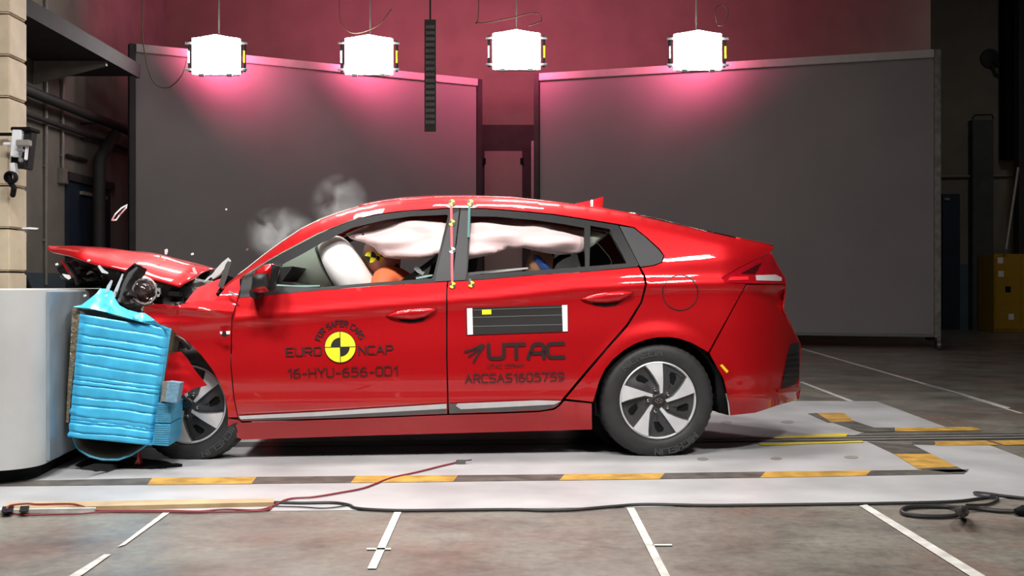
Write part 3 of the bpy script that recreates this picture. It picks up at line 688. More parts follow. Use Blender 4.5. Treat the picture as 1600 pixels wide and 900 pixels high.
# --- body side with roof rail and rear quarter
bs = [(x, y) for x, y in SIL]+[(1203, 394), (1183, 404), (1153, 419), (1127, 434), (1133, 442), (1165.5, 443.6), (1106.5, 550), (1080, 535), (1062, 529), (1045, 526.5), (1027, 527), (1010, 530.5), (992, 537), (975, 547), (958, 561), (945, 577), (936, 596), (932, 610), (926.5, 628), (884, 623), (913, 589), (947, 549), (982, 509), (1004, 473), (1011, 445), (1009, 432), (1001.5, 418.5),
      (1022, 415.5), (1035, 410.5), (1038.5, 400), (1031, 389), (1010, 370), (991, 355), (966, 350), (916, 342), (864, 334), (811, 329), (759, 325), (707, 324), (629, 329), (589, 334), (550, 343), (497, 364), (440, 394), (419, 406), (379, 431.5), (366, 447)]
panel('side_panel', bs, FB, RED, car, s=6, both=True)
panel('quarter_garnish', [(968, 353), (990, 356.5), (1008.5, 371), (1029, 390), (1036.5, 400), (1033.5, 409.5), (1021, 414), (1000.5, 417)], FB, BPIL, car, off=0.003, s=7, both=True)
panel('sill', [(356, 654), (372, 656), (378, 660.5), (500, 656.3), (600, 652.6), (700, 648.5), (780, 646.5), (842, 644), (866, 640.3), (875, 634), (882, 626.5), (924.5, 630.5), (925, 671), (740, 676), (560, 681), (380, 687), (356, 678)], FB, RED, car, s=8, off=0.006, both=True)
# fuel flap: a thin ring groove and flap
mb = MB(); vs, fs = ribbon(circ(1063, 457, 27.5, 40)+[(1090.5, 457)], 0.7, 9); mb.add([W(*hit(x, y, FB, -0.004)) for x, y in vs], fs); mb.build('fuel_flap_seam', INK, car)
# --- rear bumper
rbp = [(1166.5, 445), (1227, 445), (1228, 447), (1225, 470), (1223.5, 483), (1235, 507), (1243, 523), (1250, 537), (1249, 580), (1247, 604), (1250, 608), (1247, 624), (1210, 635), (1180, 645), (1142, 649), (1140, 630), (1131, 592), (1112, 558), (1109, 552)]
def bcrease(q, x, y):                            # chiselled lower corner of the bumper
    e = (x-1163)*0.86-(y-460)*1.0                # >0 above the diagonal crease
    return (q[0], q[1]+0.05*sm(e/60)*sm((y-446)/20)*sm((560-y)/60)+0.0*x, q[2])
bump, bump2 = panel('rear_bumper', rbp, FB, RED, car, s=6, both=True, extra=bcrease)
gp = [(1235, 538), (1249.5, 534), (1249, 590), (1244, 600), (1221, 607), (1226, 580), (1229, 560)]
panel('bumper_vent', gp, FB, DARK, bump, s=6, off=-0.012, t=0.02, both=bump2)
for k in range(5):
    panel('vent_slat', [(1231-k*1.5, 553+k*9), (1248, 551+k*9), (1248, 555+k*9), (1230.5-k*1.5, 557+k*9)], FB, BLACKTRIM, bump, s=8, off=-0.022, t=0.012, both=bump2)
panel('lower_lip', [(1215, 608), (1249, 604.5), (1251, 608), (1247, 612), (1216, 613)], FB, RED, bump, s=7, off=-0.016, t=0.02, both=bump2)
panel('reflector', [(1229, 624), (1238, 622), (1239, 626), (1230, 628)], FB, mat('amber', (0.6, 0.2, 0.02), 0.3), bump, s=6, off=-0.004, t=0.006, both=bump2)
panel('yellow_sticker', [(1125, 571), (1128.5, 569), (1138.5, 580), (1135.5, 583)], FB, mat('sticker_yellow', (0.85, 0.6, 0.02), 0.5), bump, s=6, off=-0.003, t=0.002)
# --- tail lamp
tl = [(1127, 434.8), (1153, 420), (1183, 405), (1203, 395), (1207, 400), (1217, 420), (1226, 435), (1227.5, 444), (1167, 442.5), (1133, 441.5)]
lampo, lampo2 = panel('tail_lamp', tl, FB, GLASSL, car, s=5, off=0.002, t=0.03, both=True)
panel('red_bar', [(1139, 435), (1142, 432.5), (1169, 431.5), (1170, 437), (1139, 438)], FB, mat('red_reflector', (0.85, 0.02, 0.03), 0.25, coat=1.0), lampo, s=6, off=-0.002, t=0.003, both=lampo2)
panel('clear_lens', [(1181, 430), (1212, 429), (1222, 434), (1221, 439), (1182, 438)], FB, mat('clear_lens', (0.55, 0.5, 0.5), 0.15, coat=1.0), lampo, s=6, off=-0.002, t=0.003, both=lampo2)
panel('dark_lens', [(1158, 427), (1186, 412), (1190, 411), (1180, 428)], FB, mat('dark_red_lens', (0.06, 0.004, 0.006), 0.1, coat=1.0), lampo, s=6, off=-0.002, t=0.003, both=lampo2)
# --- tail: loft across the car between the near outline and its mirror image
def loft(name, pts, m, bulge=(0, 0), n=14, surf=FB, off=0.004, parent=None, power=2.0, zc=0.0):
    rows = []
    for x, y in pts:
        q = hit(x, y, surf, off); h = CW-q[1]; row = []
        for k in range(n+1):
            s = -1+2*k/n; c = 1-abs(s)**power
            row.append(W(q[0]+bulge[0]*c, CW+s*h, q[2]+bulge[1]*c))
        rows.append(row)
    mb = MB().grid(rows); return mb.build(name, m, parent or car, solid=0.008)
tailgate = loft('tailgate', resample([(1208.5, 385.5), (1203, 394.5), (1207, 400), (1217, 420), (1226, 435), (1228, 447), (1225, 470)], 8, False), RED, (0.06, 0))
loft('bumper_face', resample([(1225, 470), (1223.5, 483), (1235, 507), (1243, 523), (1250, 537), (1249, 580), (1247, 604), (1250, 608), (1247, 624)], 9, False), RED, (0.05, 0))
def silp(x0, x1, step=9): return resample([(x0, interp(SIL, x0))]+[p for p in SIL if x0 < p[0] < x1]+[(x1, interp(SIL, x1))], step, False)
roof = loft('roof', silp(562, 1000), RED, (0, 0.034), n=24, power=2.4)
loft('rear_glass', silp(1001, 1150), DGLASS, (0.0, 0.045), n=24, power=2.2)
loft('tail_spoiler', silp(1151, 1208.5), RED, (0.03, 0.03), n=24, power=2.4)
WSG = glassmat('crazed_windscreen', (0.80, 0.84, 0.82), 0.1)
def craze():
    nt = WSG.node_tree; o = nt.nodes['Material Output']; mx0 = nt.nodes['Mix Shader']; mx = nt.nodes.new('ShaderNodeMixShader'); ad = nt.nodes.new('ShaderNodeMixShader')
    d = nt.nodes.new('ShaderNodeBsdfDiffuse'); t = nt.nodes.new('ShaderNodeBsdfTranslucent'); vo = nt.nodes.new('ShaderNodeTexVoronoi'); vo.feature = 'DISTANCE_TO_EDGE'; vo.inputs['Scale'].default_value = 30
    for q in (d, t): q.inputs[0].default_value = (.78, .84, .78, 1)
    mr = nt.nodes.new('ShaderNodeMapRange'); mr.inputs[1].default_value = 0; mr.inputs[2].default_value = .12; mr.inputs[3].default_value = .95; mr.inputs[4].default_value = .6
    tc = nt.nodes.new('ShaderNodeTexCoord'); nt.links.new(tc.outputs['Object'], vo.inputs['Vector']); nt.links.new(vo.outputs['Distance'], mr.inputs[0])
    nt.links.new(d.outputs[0], ad.inputs[1]); nt.links.new(t.outputs[0], ad.inputs[2]); nt.links.new(mr.outputs[0], mx.inputs[0]); nt.links.new(mx0.outputs[0], mx.inputs[1]); nt.links.new(ad.outputs[0], mx.inputs[2]); nt.links.new(mx.outputs[0], o.inputs[0])
craze()
loft('windscreen', silp(372, 561), WSG, (-0.015, 0.0), n=24, power=2.4, off=.035)
loft('windscreen_header', silp(548, 562), DARK, (-0.01, 0.012), n=24, power=2.3, off=0.04)
# shark fin aerial on the roof
fin = []
a = L(899, 319, 0.75); b = L(943, 308, 0.75); c = L(940, 325.5, 0.75); d = L(925, 323.5, 0.75)
rows = []
for t in (0, .25, .5, .75, 1):
    x0 = a[0]+(c[0]-a[0])*t; zb = a[2]+(c[2]-a[2])*t-0.02; zt = a[2]+(b[2]-a[2])*(t**1.25)+0.004
    hw = 0.004+0.022*sin(pi*min(1, t*.75+.1))
    xt = a[0]+(b[0]-a[0])*t
    rows.append([W(x0, .75-hw, zb), W(xt, .75-hw*.25, zt), W(xt, .75+hw*.25, zt), W(x0, .75+hw, zb)])
mb = MB().grid(rows, closed=True); mb.f.append([16, 17, 18, 19]); mb.m.append(0); mb.build('aerial_fin', RED, car, sharp=50)
# --- door handles, mirror
def handle(pts, par):
    V, T, B = mesh2d(pts, (), 2.5); fr = []; cxm = [p[0] for p in pts]
    bd = resample(pts, 1)
    for x, y in V:
        d = min(hypot(x-p[0], y-p[1]) for p in bd); q = hit(x, y, FB, 0.002); fr.append((q[0], q[1]-0.030*sqrt(max(0, 1-(1-min(1, d/8))**2))-.004, q[2]))
    for far in (False, par[1]):
        mb = MB(); bk = [(q[0], q[1]+0.03, q[2]) for q in fr]
        if far: plate(mb, V, T, B, [W(*mir(q)) for q in fr], [W(*mir(q)) for q in bk]); mb.build('door_handle', RED, far, sharp=60)
        else: plate(mb, V, T, B, [W(*q) for q in fr], [W(*q) for q in bk]); mb.build('door_handle', RED, par[0], sharp=60)
handle([(602, 493), (620, 486), (640, 482.5), (665, 481), (684, 482), (676, 489), (664, 496), (645, 499.5), (622, 498)], (fdoor, fdoor2))
handle([(907, 467), (922, 460.5), (945, 456.5), (970, 455), (991, 456), (982, 463), (968, 470.5), (948, 473.5), (925, 472.5)], (rdoor, rdoor2))
for pts, par in (([(622, 498), (645, 500), (664, 497), (672, 493), (660, 502), (640, 504.5), (626, 502)], fdoor), ([(925, 473), (948, 474.5), (966, 472), (976, 468), (962, 477), (945, 479), (930, 477)], rdoor)):
    mb = MB(); poly_on(mb, pts, on_side(-0.004), 5); mb.build('handle_shade', BLACK, par)  # black patch painted below the handle as the shade of its recess
mr = MB()
def mirror_body(name, outline, v0, v1, m, par, bul=0.0):
    V, T, B = mesh2d(outline, (), 3); bd = resample(outline, 1); fr = []; bk = []
    for x, y in V:
        d = min(hypot(x-p[0], y-p[1]) for p in bd)
        q = L(x, y, v0); fr.append((q[0], v0+bul*(1-sm(d/9)), q[2])); bk.append((q[0], v1, q[2]))
    mb = MB(); plate(mb, V, T, B, [W(*q) for q in fr], [W(*q) for q in bk]); return mb.build(name, m, par, sharp=60)
mir_o = mirror_body('wing_mirror', [(391, 449), (393, 432), (399, 422), (410, 414), (424, 412), (427, 418), (424, 440), (419, 455), (405, 457.5), (394, 456)], -0.17, 0.02, RED, car, 0.04)
mirror_body('mirror_housing', [(392, 452), (394, 431.5), (402, 427.5), (415, 427), (417, 447), (406, 448)], -0.192, -0.05, DARK, mir_o, 0.012)
mirror_body('mirror_glass_rim', [(417, 426), (424, 413), (428, 414), (434, 416), (427, 450), (421, 456), (417, 447)], -0.15, -0.04, BLACKTRIM, mir_o, 0.01)
mirror_body('chrome_edge', [(415.5, 430), (418.5, 424), (420, 430), (420, 446), (418, 452), (416, 446)], -0.179, -0.12, CHROME, mir_o, 0.004)
MB().tube([W(*L(398, 458, -0.06)), W(*L(404, 459, 0.06))], 0.03, 10).build('mirror_foot', DARK, mir_o)
# --- crumpled front wing, torn pieces
wing = [(218, 488), (226, 479), (240, 475), (258, 475.5), (275, 478), (290, 474), (310, 470.5), (333, 469.5), (341, 464), (350, 452), (358, 444), (366, 439), (374, 434.5), (375, 450), (371, 466), (361.5, 497), (360, 573), (364.5, 620), (371, 652), (356.5, 652), (355.5, 640), (353, 623), (345, 601), (331, 576), (314, 554), (292, 532), (264, 514), (245, 503)]
panel('front_wing', wing, FC, RED, car, s=5, t=0.006)
def sheet(name, pts, m, v, nz=0.02, t=0.006, s=5, tilt=(0, 0), par=None, nscale=9):
    """torn sheet: traced outline at depth v with buckles"""
    V, T, B = mesh2d(pts, (), s); x0 = sum(p[0] for p in pts)/len(pts); y0 = sum(p[1] for p in pts)/len(pts); fr = []
    for x, y in V:
        vv = v+tilt[0]*(x-x0)/100+tilt[1]*(y-y0)/100
        vv += nz*noise.noise(Vector((x/100*nscale, y/100*nscale, v*5)))
        fr.append(L(x, y, vv))
    mb = MB(); plate(mb, V, T, B, [W(*q) for q in fr], [W(q[0]+t*.3, q[1]+t, q[2]-t*.2) for q in fr]); return mb.build(name, m, par or car)
sheet('wing_shard', [(289, 473), (300, 459), (309, 449.5), (325, 443), (339, 437), (346, 435), (343, 449), (337, 460), (341, 465), (333, 469.5)], RED, 0.10, 0.002, tilt=(0.1, -0.35))
sheet('wing_liner_piece', [(255, 556), (262, 553), (282, 549), (292, 560), (304, 578), (323, 602), (302, 607), (284, 618), (268, 616), (255, 600)], RED, -0.06, 0.006, tilt=(0.05, -0.06))
sheet('inner_wing', [(262, 516), (292, 534), (314, 556), (331, 578), (345, 603), (352, 640), (330, 640), (300, 560), (275, 545), (258, 540)], BLACK, 0.16, 0.04, t=0.01)
MB().tube([W(*L(268, 522, .05)), W(*L(285, 532, .05)), W(*L(297, 545, .06))], 0.012, 8).build('brake_hose', GREYTRIM, car)
# --- bonnet, thrown up and buckled: loft from the near edge over the ridge to the far edge
near = [(75, 389), (85, 395.5), (110, 401), (150, 413.5), (180, 420), (210, 428), (240, 437), (268, 445.5), (281, 449)]
ridge = [(75, 388.6), (95, 389), (130, 392), (170, 399), (200, 404.5), (232, 411), (262, 419), (290, 427), (303, 437)]
topc = [(76, 388.2), (100, 387.8), (150, 387.9), (190, 391), (225, 395), (262, 401.5), (295, 411), (320, 417.5), (334, 421)]
def para(pts, n):
    d = [0]
    for a, b in zip(pts, pts[1:]): d.append(d[-1]+hypot(b[0]-a[0], b[1]-a[1]))
    out = []
    for i in range(n+1):
        s = d[-1]*i/n; x = interp(list(zip(d, [p[0] for p in pts])), s); y = interp(list(zip(d, [p[1] for p in pts])), s); out.append((x, y))
    return out
N = 40; cn, cr_, ct_ = para(near, N), para(ridge, N), para(topc, N); rows = []
for i in range(N+1):
    t = i/N; tipk = sm(t/0.5)
    n0 = L(*cn[i], 0.20-0.05*tipk+0.30*(1-sm(t/.25))); r0 = L(*cr_[i], 0.24+0.04*tipk+0.30*(1-sm(t/.25))); t0 = L(*ct_[i], 0.62)
    far_r = (t0[0], 1.30, r0[2]-0.0); far_n = (t0[0]+.03, 1.50, n0[2]+0.01)
    ctrl = [n0, r0, t0, far_r, far_n]; row = []
    cp = [Vector(c) for c in ctrl]
    for k in range(4):
        p0, p1, p2, p3 = cp[max(k-1, 0)], cp[k], cp[k+1], cp[min(k+2, 4)]
        for j in range(6):
            s = j/6
            if k == 0: q = p1.lerp(p2, s)+Vector((0, -0.012*sin(pi*s), 0.004*sin(pi*s)))
            else: q = p1.lerp(p2, s)+Vector((0, 0, 0.012*sin(pi*s) if k in (1, 2) else 0.0))
            q.z += 0.006*noise.noise(Vector((q.x*6, q.y*6, 0)))*sm(s*3 if k == 0 else 1)
            row.append(W(*q))
    row.append(W(*cp[4])); rows.append(row)
bonnet = MB().grid(rows).build('bonnet', RED, car, sharp=30, solid=0.012)
sheet('bonnet_inner_frame', [(100, 400), (150, 411), (200, 424), (262, 441), (262, 446), (200, 432), (150, 419), (105, 404)], DARK, 0.5, 0.02, t=0.3, s=8)
sheet('cowl_panel', [(281, 449), (303, 440), (312, 436), (303, 424), (296, 416), (304, 413), (322, 419), (338, 422), (334, 432), (325, 437), (312, 448), (295, 455)], DARK, 0.55, 0.03, t=0.25, s=6)
# torn bright strips by the pillar foot
def strip(name, pts, wd, m, t=0.004):
    """flat torn strip: list of local points, width across"""
    mb = MB(); pts = [Vector(W(*p)) for p in pts]; rows = []
    for i, p in enumerate(pts):
        d = (pts[min(i+1, len(pts)-1)]-pts[max(i-1, 0)]).normalized(); sd = d.cross(Vector((0.2, -1, 0.1))).normalized()
        ww = wd[i] if isinstance(wd, (list, tuple)) else wd
        nn = sd.cross(d).normalized()*t
        rows.append([p+sd*ww/2-nn/2, p-sd*ww/2-nn/2, p-sd*ww/2+nn/2, p+sd*ww/2+nn/2])
    mb.grid(rows, closed=True); k = len(rows)-1; mb.f += [[0, 1, 2, 3], [k*4+i for i in range(4)]]; mb.m += [0, 0]
    return mb.build(name, m, car, sharp=30)
BRIGHT = mat('torn_bright_metal', (0.85, 0.86, 0.88), 0.3, 0.3, noise_amt=0.05)
strip('torn_bracket', [L(331, 434, .2), L(341, 424, .2), L(350, 413, .2), L(359, 405, .2)], [0.02, .035, .03, .025], BRIGHT)
strip('torn_bracket', [L(344, 449, .1), L(350, 434, .1), L(356, 414, .1), L(359, 409, .1)], [0.03, .03, .025, .02], GREYTRIM)
strip('torn_bracket', [L(302, 418, .35), L(305, 426, .35), L(307, 432, .35)], [.014, .018, .014], BRIGHT)
strip('torn_bracket', [L(305, 435, .3), L(309, 443, .3), L(311, 448, .3)], [.01, .012, .008], BRIGHT)
strip('torn_bracket', [L(318, 442, .3), L(326, 434, .3), L(334, 428, .3)], [.008, .012, .008], BRIGHT)
strip('torn_bracket', [L(325, 441, .22), L(340, 432, .22), L(352, 424, .2)], [.006, .008, .006], ALU)
strip('torn_bracket', [L(358, 455, .02), L(362, 458, 0), L(369, 463, 0)], [.01, .014, .006], ALU)
sheet('pillar_patch', [(266+80, 520), (356, 517), (352, 521), (359, 522), (351, 527), (346, 525)], INK, -0.035, 0.0, t=0.002); sheet('pillar_patch', [(353, 517.5), (359.5, 517), (359, 522), (354, 522.5)], WHITE, -0.036, 0.0, t=0.002); sheet('pillar_patch', [(343.5, 518), (347, 518), (347, 522), (344, 522)], WHITE, -0.036, 0.0, t=0.002)
# wiper cowl bits
# --- engine bay wreck: dark broken parts between bonnet and wing
def lump(name, px, py, r, v, m, par=car, seed=0, sq=(1, 1, 1)):
    bm = bmesh.new(); bmesh.ops.create_icosphere(bm, subdivisions=3, radius=1); c = Vector(W(*L(px, py, v)))
    mb = MB(); vs = []
    for x in bm.verts:
        n = noise.noise(x.co*1.7+Vector((seed, 3, 1)))*0.35+noise.noise(x.co*4+Vector((seed, 0, 9)))*0.15
        vs.append(c+Vector((x.co.x*sq[0], x.co.y*sq[1], x.co.z*sq[2]))*r*(1+n))
    mb.add(vs, [[v_.index for v_ in f.verts] for f in bm.faces]); bm.free(); return mb.build(name, m, par, sharp=25)
ENG = mat('dirty_engine_casting', (0.035, 0.033, 0.032), 0.5, 0.4, noise_amt=0.5, nscale=14)
def ebox(name, px0, py0, px1, py1, v0, v1, m, rot=0.0, bev=0.012):
    a, b = L(px0, py0, v0), L(px1, py1, v0)
    return MB().box(W((a[0]+b[0])/2, (v0+v1)/2, (a[2]+b[2])/2), (abs(b[0]-a[0]), v1-v0, abs(a[2]-b[2])), Matrix.Rotation(YAW, 3, 'Z') @ Matrix.Rotation(rot, 3, 'Y'), bev=bev).build(name, m, car)
ebox('engine_block', 235, 462, 345, 640, 0.64, 1.3, ENG, 0.05, 0.03)
ebox('battery_tray', 252, 444, 290, 478, 0.22, 0.55, DARK, -0.1); ebox('fuse_box', 262, 452, 284, 466, 0.17, 0.4, BLACKTRIM, 0.1)
ebox('radiator_pack', 150, 420, 182, 560, 0.64, 1.45, BLACK, 0.2); ebox('bumper_beam', 150, 560, 235, 610, 0.64, 1.5, ENG)
lump('manifold', 300, 458, .10, 0.35, ENG, seed=2, sq=(1.4, 1, .8)); lump('air_box', 140, 425, .10, .6, DARK, seed=5, sq=(1.7, 1.2, .8)); lump('air_box', 190, 430, .09, .45, DARK, seed=8, sq=(1.2, 1.2, 1))
lump('washer_bottle', 275, 482, .07, .25, DARK, seed=11); lump('coolant_tank', 305, 470, .06, .25, BLACKTRIM, seed=14)
for pts, r in (([(238, 470), (252, 478), (270, 474), (290, 465)], .010), ([(120, 430), (135, 442), (152, 440), (170, 448)], .008), ([(105, 412), (118, 430), (122, 445)], .012), ([(268, 460), (282, 472), (300, 468), (312, 455)], .013), ([(232, 458), (246, 466), (262, 462)], .007), ([(130, 416), (150, 425), (160, 440), (158, 450)], .006)):
    P_ = [Vector(W(*L(x, y, .3+.1*random.random()))) for x, y in pts]; MB().tube(P_, r, 8).build('hose', random.choice([BLACK, BLACKTRIM, DARK]), car)
for px, py, ang, ln, m in ((110, 424, .9, .16, RED), (148, 422, -.5, .10, GREYTRIM), (163, 432, -1.0, .09, ALU), (138, 438, .3, .1, GREYTRIM), (128, 418, -.2, .12, DARK), (170, 428, .4, .1, BLACK), (296, 448, .5, .07, ALU), (238, 448, 1.1, .05, ALU), (243, 456, .4, .04, PIPEG)):
    c = L(px, py, .4); dx, dz = cos(ang)*ln/2, -sin(ang)*ln/2
    strip('broken_piece', [(c[0]-dx, .4, c[2]-dz), (c[0], .38, c[2]), (c[0]+dx, .41, c[2]+dz)], [.008, .022, .01], m)
# --- headlamp: projector ball torn out of its black housing
hc = Vector(W(*L(222, 455, 0.06))); HM = Matrix.Translation(hc) @ Matrix.Rotation(YAW+radians(38), 4, 'Z') @ Matrix.Rotation(pi/2, 4, 'X')
BALL = mat('lamp_bowl', (0.72, 0.70, 0.70), 0.25, 0.4, noise_amt=0.2, nscale=25)
hl = MB().lathe([(0.0, -.12), (0.05, -.115), (0.076, -.075), (0.078, -.06), (0.085, -.055), (0.088, -.02), (0.082, -.015), (0.082, 0.012), (0.07, .03), (0.06, .03)], HM, 36).build('headlamp', BALL, car)
MB().lathe([(0.046, .02), (0.058, .03), (0.066, .03), (0.066, .015), (0.05, .0)], HM, 36).build('bezel', CHROME, hl)
MB().lathe([(0.0, .052), (0.018, .049), (0.034, .04), (0.045, .026), (0.047, .012)], HM, 36).build('projector_lens', mat('projector_glass', (0.05, 0.035, 0.035), 0.03, 0.0, 1.0, noise_amt=0.4, nscale=30), hl)
for k in range(4):
    a = k*pi/2+.5; q = HM @ Vector((.075*cos(a), .075*sin(a), .03)); MB().lathe([(0, .012), (.006, .01), (.007, 0)], Matrix.Translation(q) @ HM.to_3x3().to_4x4(), 10).build('screw', CHROME, hl)
sheet('headlamp_housing', [(183, 470), (180, 452), (189, 432), (198, 421), (210, 411), (209, 415), (217, 415), (214, 424), (204, 436), (199, 450), (204, 466), (213, 476), (228, 480), (222, 487), (206, 484), (194, 478)], DARK, -0.05, 0.05, t=0.08, tilt=(.1, 0))
strip('housing_rib', [L(188, 464, -.1), L(194, 446, -.1), L(203, 428, -.1), L(214, 418, -.1)], [.012, .02, .02, .012], GREYTRIM)
strip('lens_shard', [L(163, 466, -.05), L(170, 448, -.05), L(175, 438, -.05)], [.012, .02, .01], mat('clear_shard', (.6, .65, .68), .15, 0, 1.0))
strip('lens_shard', [L(177, 465, -.08), L(184, 448, -.08), L(192, 428, -.08)], [.02, .016, .008], mat('clear_shard', (.6, .65, .68), .15, 0, 1.0))
strip('lens_shard', [L(154, 415, .1), L(161, 424, .1), L(169, 427, .1)], [.012, .02, .008], mat('clear_shard', (.6, .65, .68), .15, 0, 1.0))
# --- underbody, wheel housings
ubz = 0.24
MB().box(W(-0.95, CW, 0.27), (2.75, 1.5, 0.10), Matrix.Rotation(YAW, 3, 'Z') @ Matrix.Rotation(-0.012, 3, 'Y'), bev=0.02).build('floor_pan', BLACK, car)
MB().box(W(0.5, CW, 0.40), (0.45, 1.2, 0.16), Matrix.Rotation(YAW, 3, 'Z'), bev=0.03).build('rear_undertray', BLACK, car)
MB().tube([W(AC[0], .2, AC[2]), W(AC[0], 2*CW-.2, AC[2])], 0.045, 12).build('rear_axle', BLACK, car)
for far in (False, True):
    rows = []
    for k in range(25):
        a = radians(-14+k*(210/24)); r0 = .355
        rr_ = r0*(1+.04*max(0, cos(a)))
        row = []
        for v in (.035, .30):
            q = (AC[0]+rr_*cos(a), v if not far else 2*CW-v, AC[2]+.012+rr_*sin(a)); row.append(W(*q))
        rows.append(row)
    MB().grid(rows).build('wheel_arch_liner', BLACK, car, solid=0.01)
    q = (AC[0], .36 if not far else 2*CW-.36, AC[2]); M = Matrix.Translation(W(*q)) @ Matrix.Rotation(YAW, 4, 'Z') @ Matrix.Rotation(pi/2, 4, 'X')
    MB().lathe([(0, 0), (.37, 0), (.37, .02), (0, .02)], M, 40).build('wheel_housing', BLACK, car)
panel('mud_flap', [(1118, 566), (1128, 592), (1137, 630), (1139, 649), (1127, 646), (1121, 632), (1119, 600)], FB, BLACK, car, s=6, off=0.03, t=0.02)
# --- inner shell behind the skin: dark lining so that shut lines stay dark
def ilow(u, z): return FB(u, z)+0.035
panel('inner_panel', [(380, 470), (500, 459), (690, 446), (835, 435), (990, 423), (990, 490), (930, 545), (880, 600), (860, 625), (700, 640), (420, 650), (375, 640), (370, 560)], ilow, DARK, car, s=14, t=0.06, both=True)
panel('sill_core', [(700, 442), (716, 340), (722, 340), (711, 442)], lambda u, z: F(u, z)+.04, DARK, car, s=8, t=0.06, both=True)

# --- wheels: alloy rim > tyre, spokes, nuts, cap
def wheel(name, M, par):
    """M maps wheel space (x right, y up, z outwards to the viewer) to the world"""
    R = WR; rim_r = 0.218
    rim = MB().lathe([(.0, .012), (.05, .014), (.085, .006), (.12, -.004), (.19, -.010), (.208, -.004), (.209, -.03), (.20, -.12), (.02, -.13)], M, 60).build('wheel', GUN, par)
    MB().lathe([(.205, -.01), (.207, .004), (.212, .009), (.217, .006), (.219, -.006), (.215, -.02)], M, 72, close=True).build('rim_lip', SILVER, rim)
    tp_ = [(.214, -.02), (.222, .004), (.232, .012), (.250, .017), (.275, .018), (.292, .013), (.306, .003), (.3165, -.008), (.3225, -.022), (.326, -.045), (.3265, -.10), (.326, -.155), (.318, -.19), (.29, -.212), (.25, -.216), (.22, -.20)]
    tb = MB(); n = 144; tb.lathe(tp_, M, n, close=True); m = len(tp_)
    inv = M.inverted()
    for k in range(n):                           # tread blocks: shallow cuts on the shoulder
        if k % 3 == 0:
            for j in (7, 8, 9, 10, 11, 12):
                p = inv @ tb.v[k*m+j]; s = 1-0.011; tb.v[k*m+j] = M @ Vector((p.x*s, p.y*s, p.z-(.002 if j < 9 else 0)))
    for i, p in enumerate(tb.v):                 # weight flattens the contact patch
        if p.z < 0.004: tb.v[i] = Vector((p.x, p.y, 0.004))
    ty = tb.build('tyre', RUBBER, rim, sharp=45)
    g = MB(); g.lathe([(.2295, .0125), (.2315, .0145), (.2335, .0132)], M, 72); g.lathe([(.296, .0125), (.299, .013), (.301, .0095)], M, 72); g.build('sidewall_ring', RUBTXT, ty) if False else None
    for txt, a0, a1, rr_ in (('MICHELIN', 138, 86, .252), ('MICHELIN', -42, -94, .285)):
        tx = MB(); st, tot = text_strokes(txt, .28)
        for q in st:
            vs, fs = ribbon(q, .10, .25)
            def pl(x, y):
                a = radians(a0+(a1-a0)*x/tot) ; r = rr_+.030*y
                if a0 < 0: r = rr_-.030*(1-y)+.015; 
                return M @ Vector((r*cos(a), r*sin(a), .0195))
            tx.add([pl(*v) for v in vs], fs)
        tx.build('sidewall_lettering', RUBTXT, ty)
    k_ = 0.218/261*1.0
    blade = [(-88, -238), (-60, -248), (-30, -254), (0, -256), (29, -255), (29, -200), (29, -130), (29, -52), (10, -46), (4, -103), (-31, -163), (-60, -205)]
    facet = [(29, -255), (70, -247), (110, -235), (150, -214), (190, -180), (178, -150), (120, -90), (60, -50), (29, -52), (29, -130)]
    hole = [(80, -178), (96, -192), (124, -180), (128, -150), (112, -108), (92, -86), (82, -110)]
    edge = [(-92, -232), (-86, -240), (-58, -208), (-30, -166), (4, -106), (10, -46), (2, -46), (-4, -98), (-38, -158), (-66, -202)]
    for s in range(5):
        rot = Matrix.Rotation(-s*2*pi/5, 4, 'Z')
        def w3(x, y, z): return M @ (rot @ Vector((x*k_*.98, -y*k_*.98, z)))
        def solid(name, pts, zf, th, m, par2, sz=18):
            V, T, B = mesh2d(pts, (), sz); mb = MB()
            plate(mb, V, T, B, [w3(x, y, zf(x, y)) for x, y in V], [w3(x, y, zf(x, y)-th) for x, y in V]); return mb.build(name, m, par2, sharp=30)
        zr = lambda x, y: .006+.016*sm(1-abs(hypot(x, y)-140)/150)
        sp = solid('spoke', blade, lambda x, y: zr(x, y)+.004, .02, SILVER, rim)
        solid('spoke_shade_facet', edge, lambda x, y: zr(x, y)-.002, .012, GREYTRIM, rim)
        solid('vane', [(29, -255), (70, -247), (110, -235), (150, -214), (190, -180), (170, -150), (136, -180), (124, -182), (96, -194), (80, -180), (82, -110), (60, -60), (29, -52), (29, -130)], lambda x, y: zr(x, y)-.008-.010*sm((x-29)/90), .008, GUN, rim)
        solid('vane_hole', hole, lambda x, y: -.004, .004, BLACK, rim)
        a = radians(107)-s*2*pi/5
        MB().lathe([(0, .034), (.006, .033), (.0105, .026), (.0115, .012), (.0115, 0)], M @ Matrix.Translation((.063*cos(a), .063*sin(a), .0)), 14).build('lug_nut', CHROME, rim)
    MB().lathe([(0, .024), (.030, .023), (.038, .016), (.040, .004)], M, 28).build('centre_cap', DARK, rim)
    em = MB(); place = lambda x, y: M @ Vector((x, y, .0262))
    vs, fs = ribbon([(.021*cos(t*pi/12), .0125*sin(t*pi/12)) for t in range(25)], .002, .01); em.add([place(*v) for v in vs], fs)
    for q in ([(-.012, -.008), (-.006, .008)], [(.006, -.008), (.012, .008)], [(-.009, -.001), (0, .0015), (.009, .001)]):
        vs, fs = ribbon(q, .0022, .01); em.add([place(*v) for v in vs], fs)
    em.build('cap_emblem', CHROME, rim)
    return rim
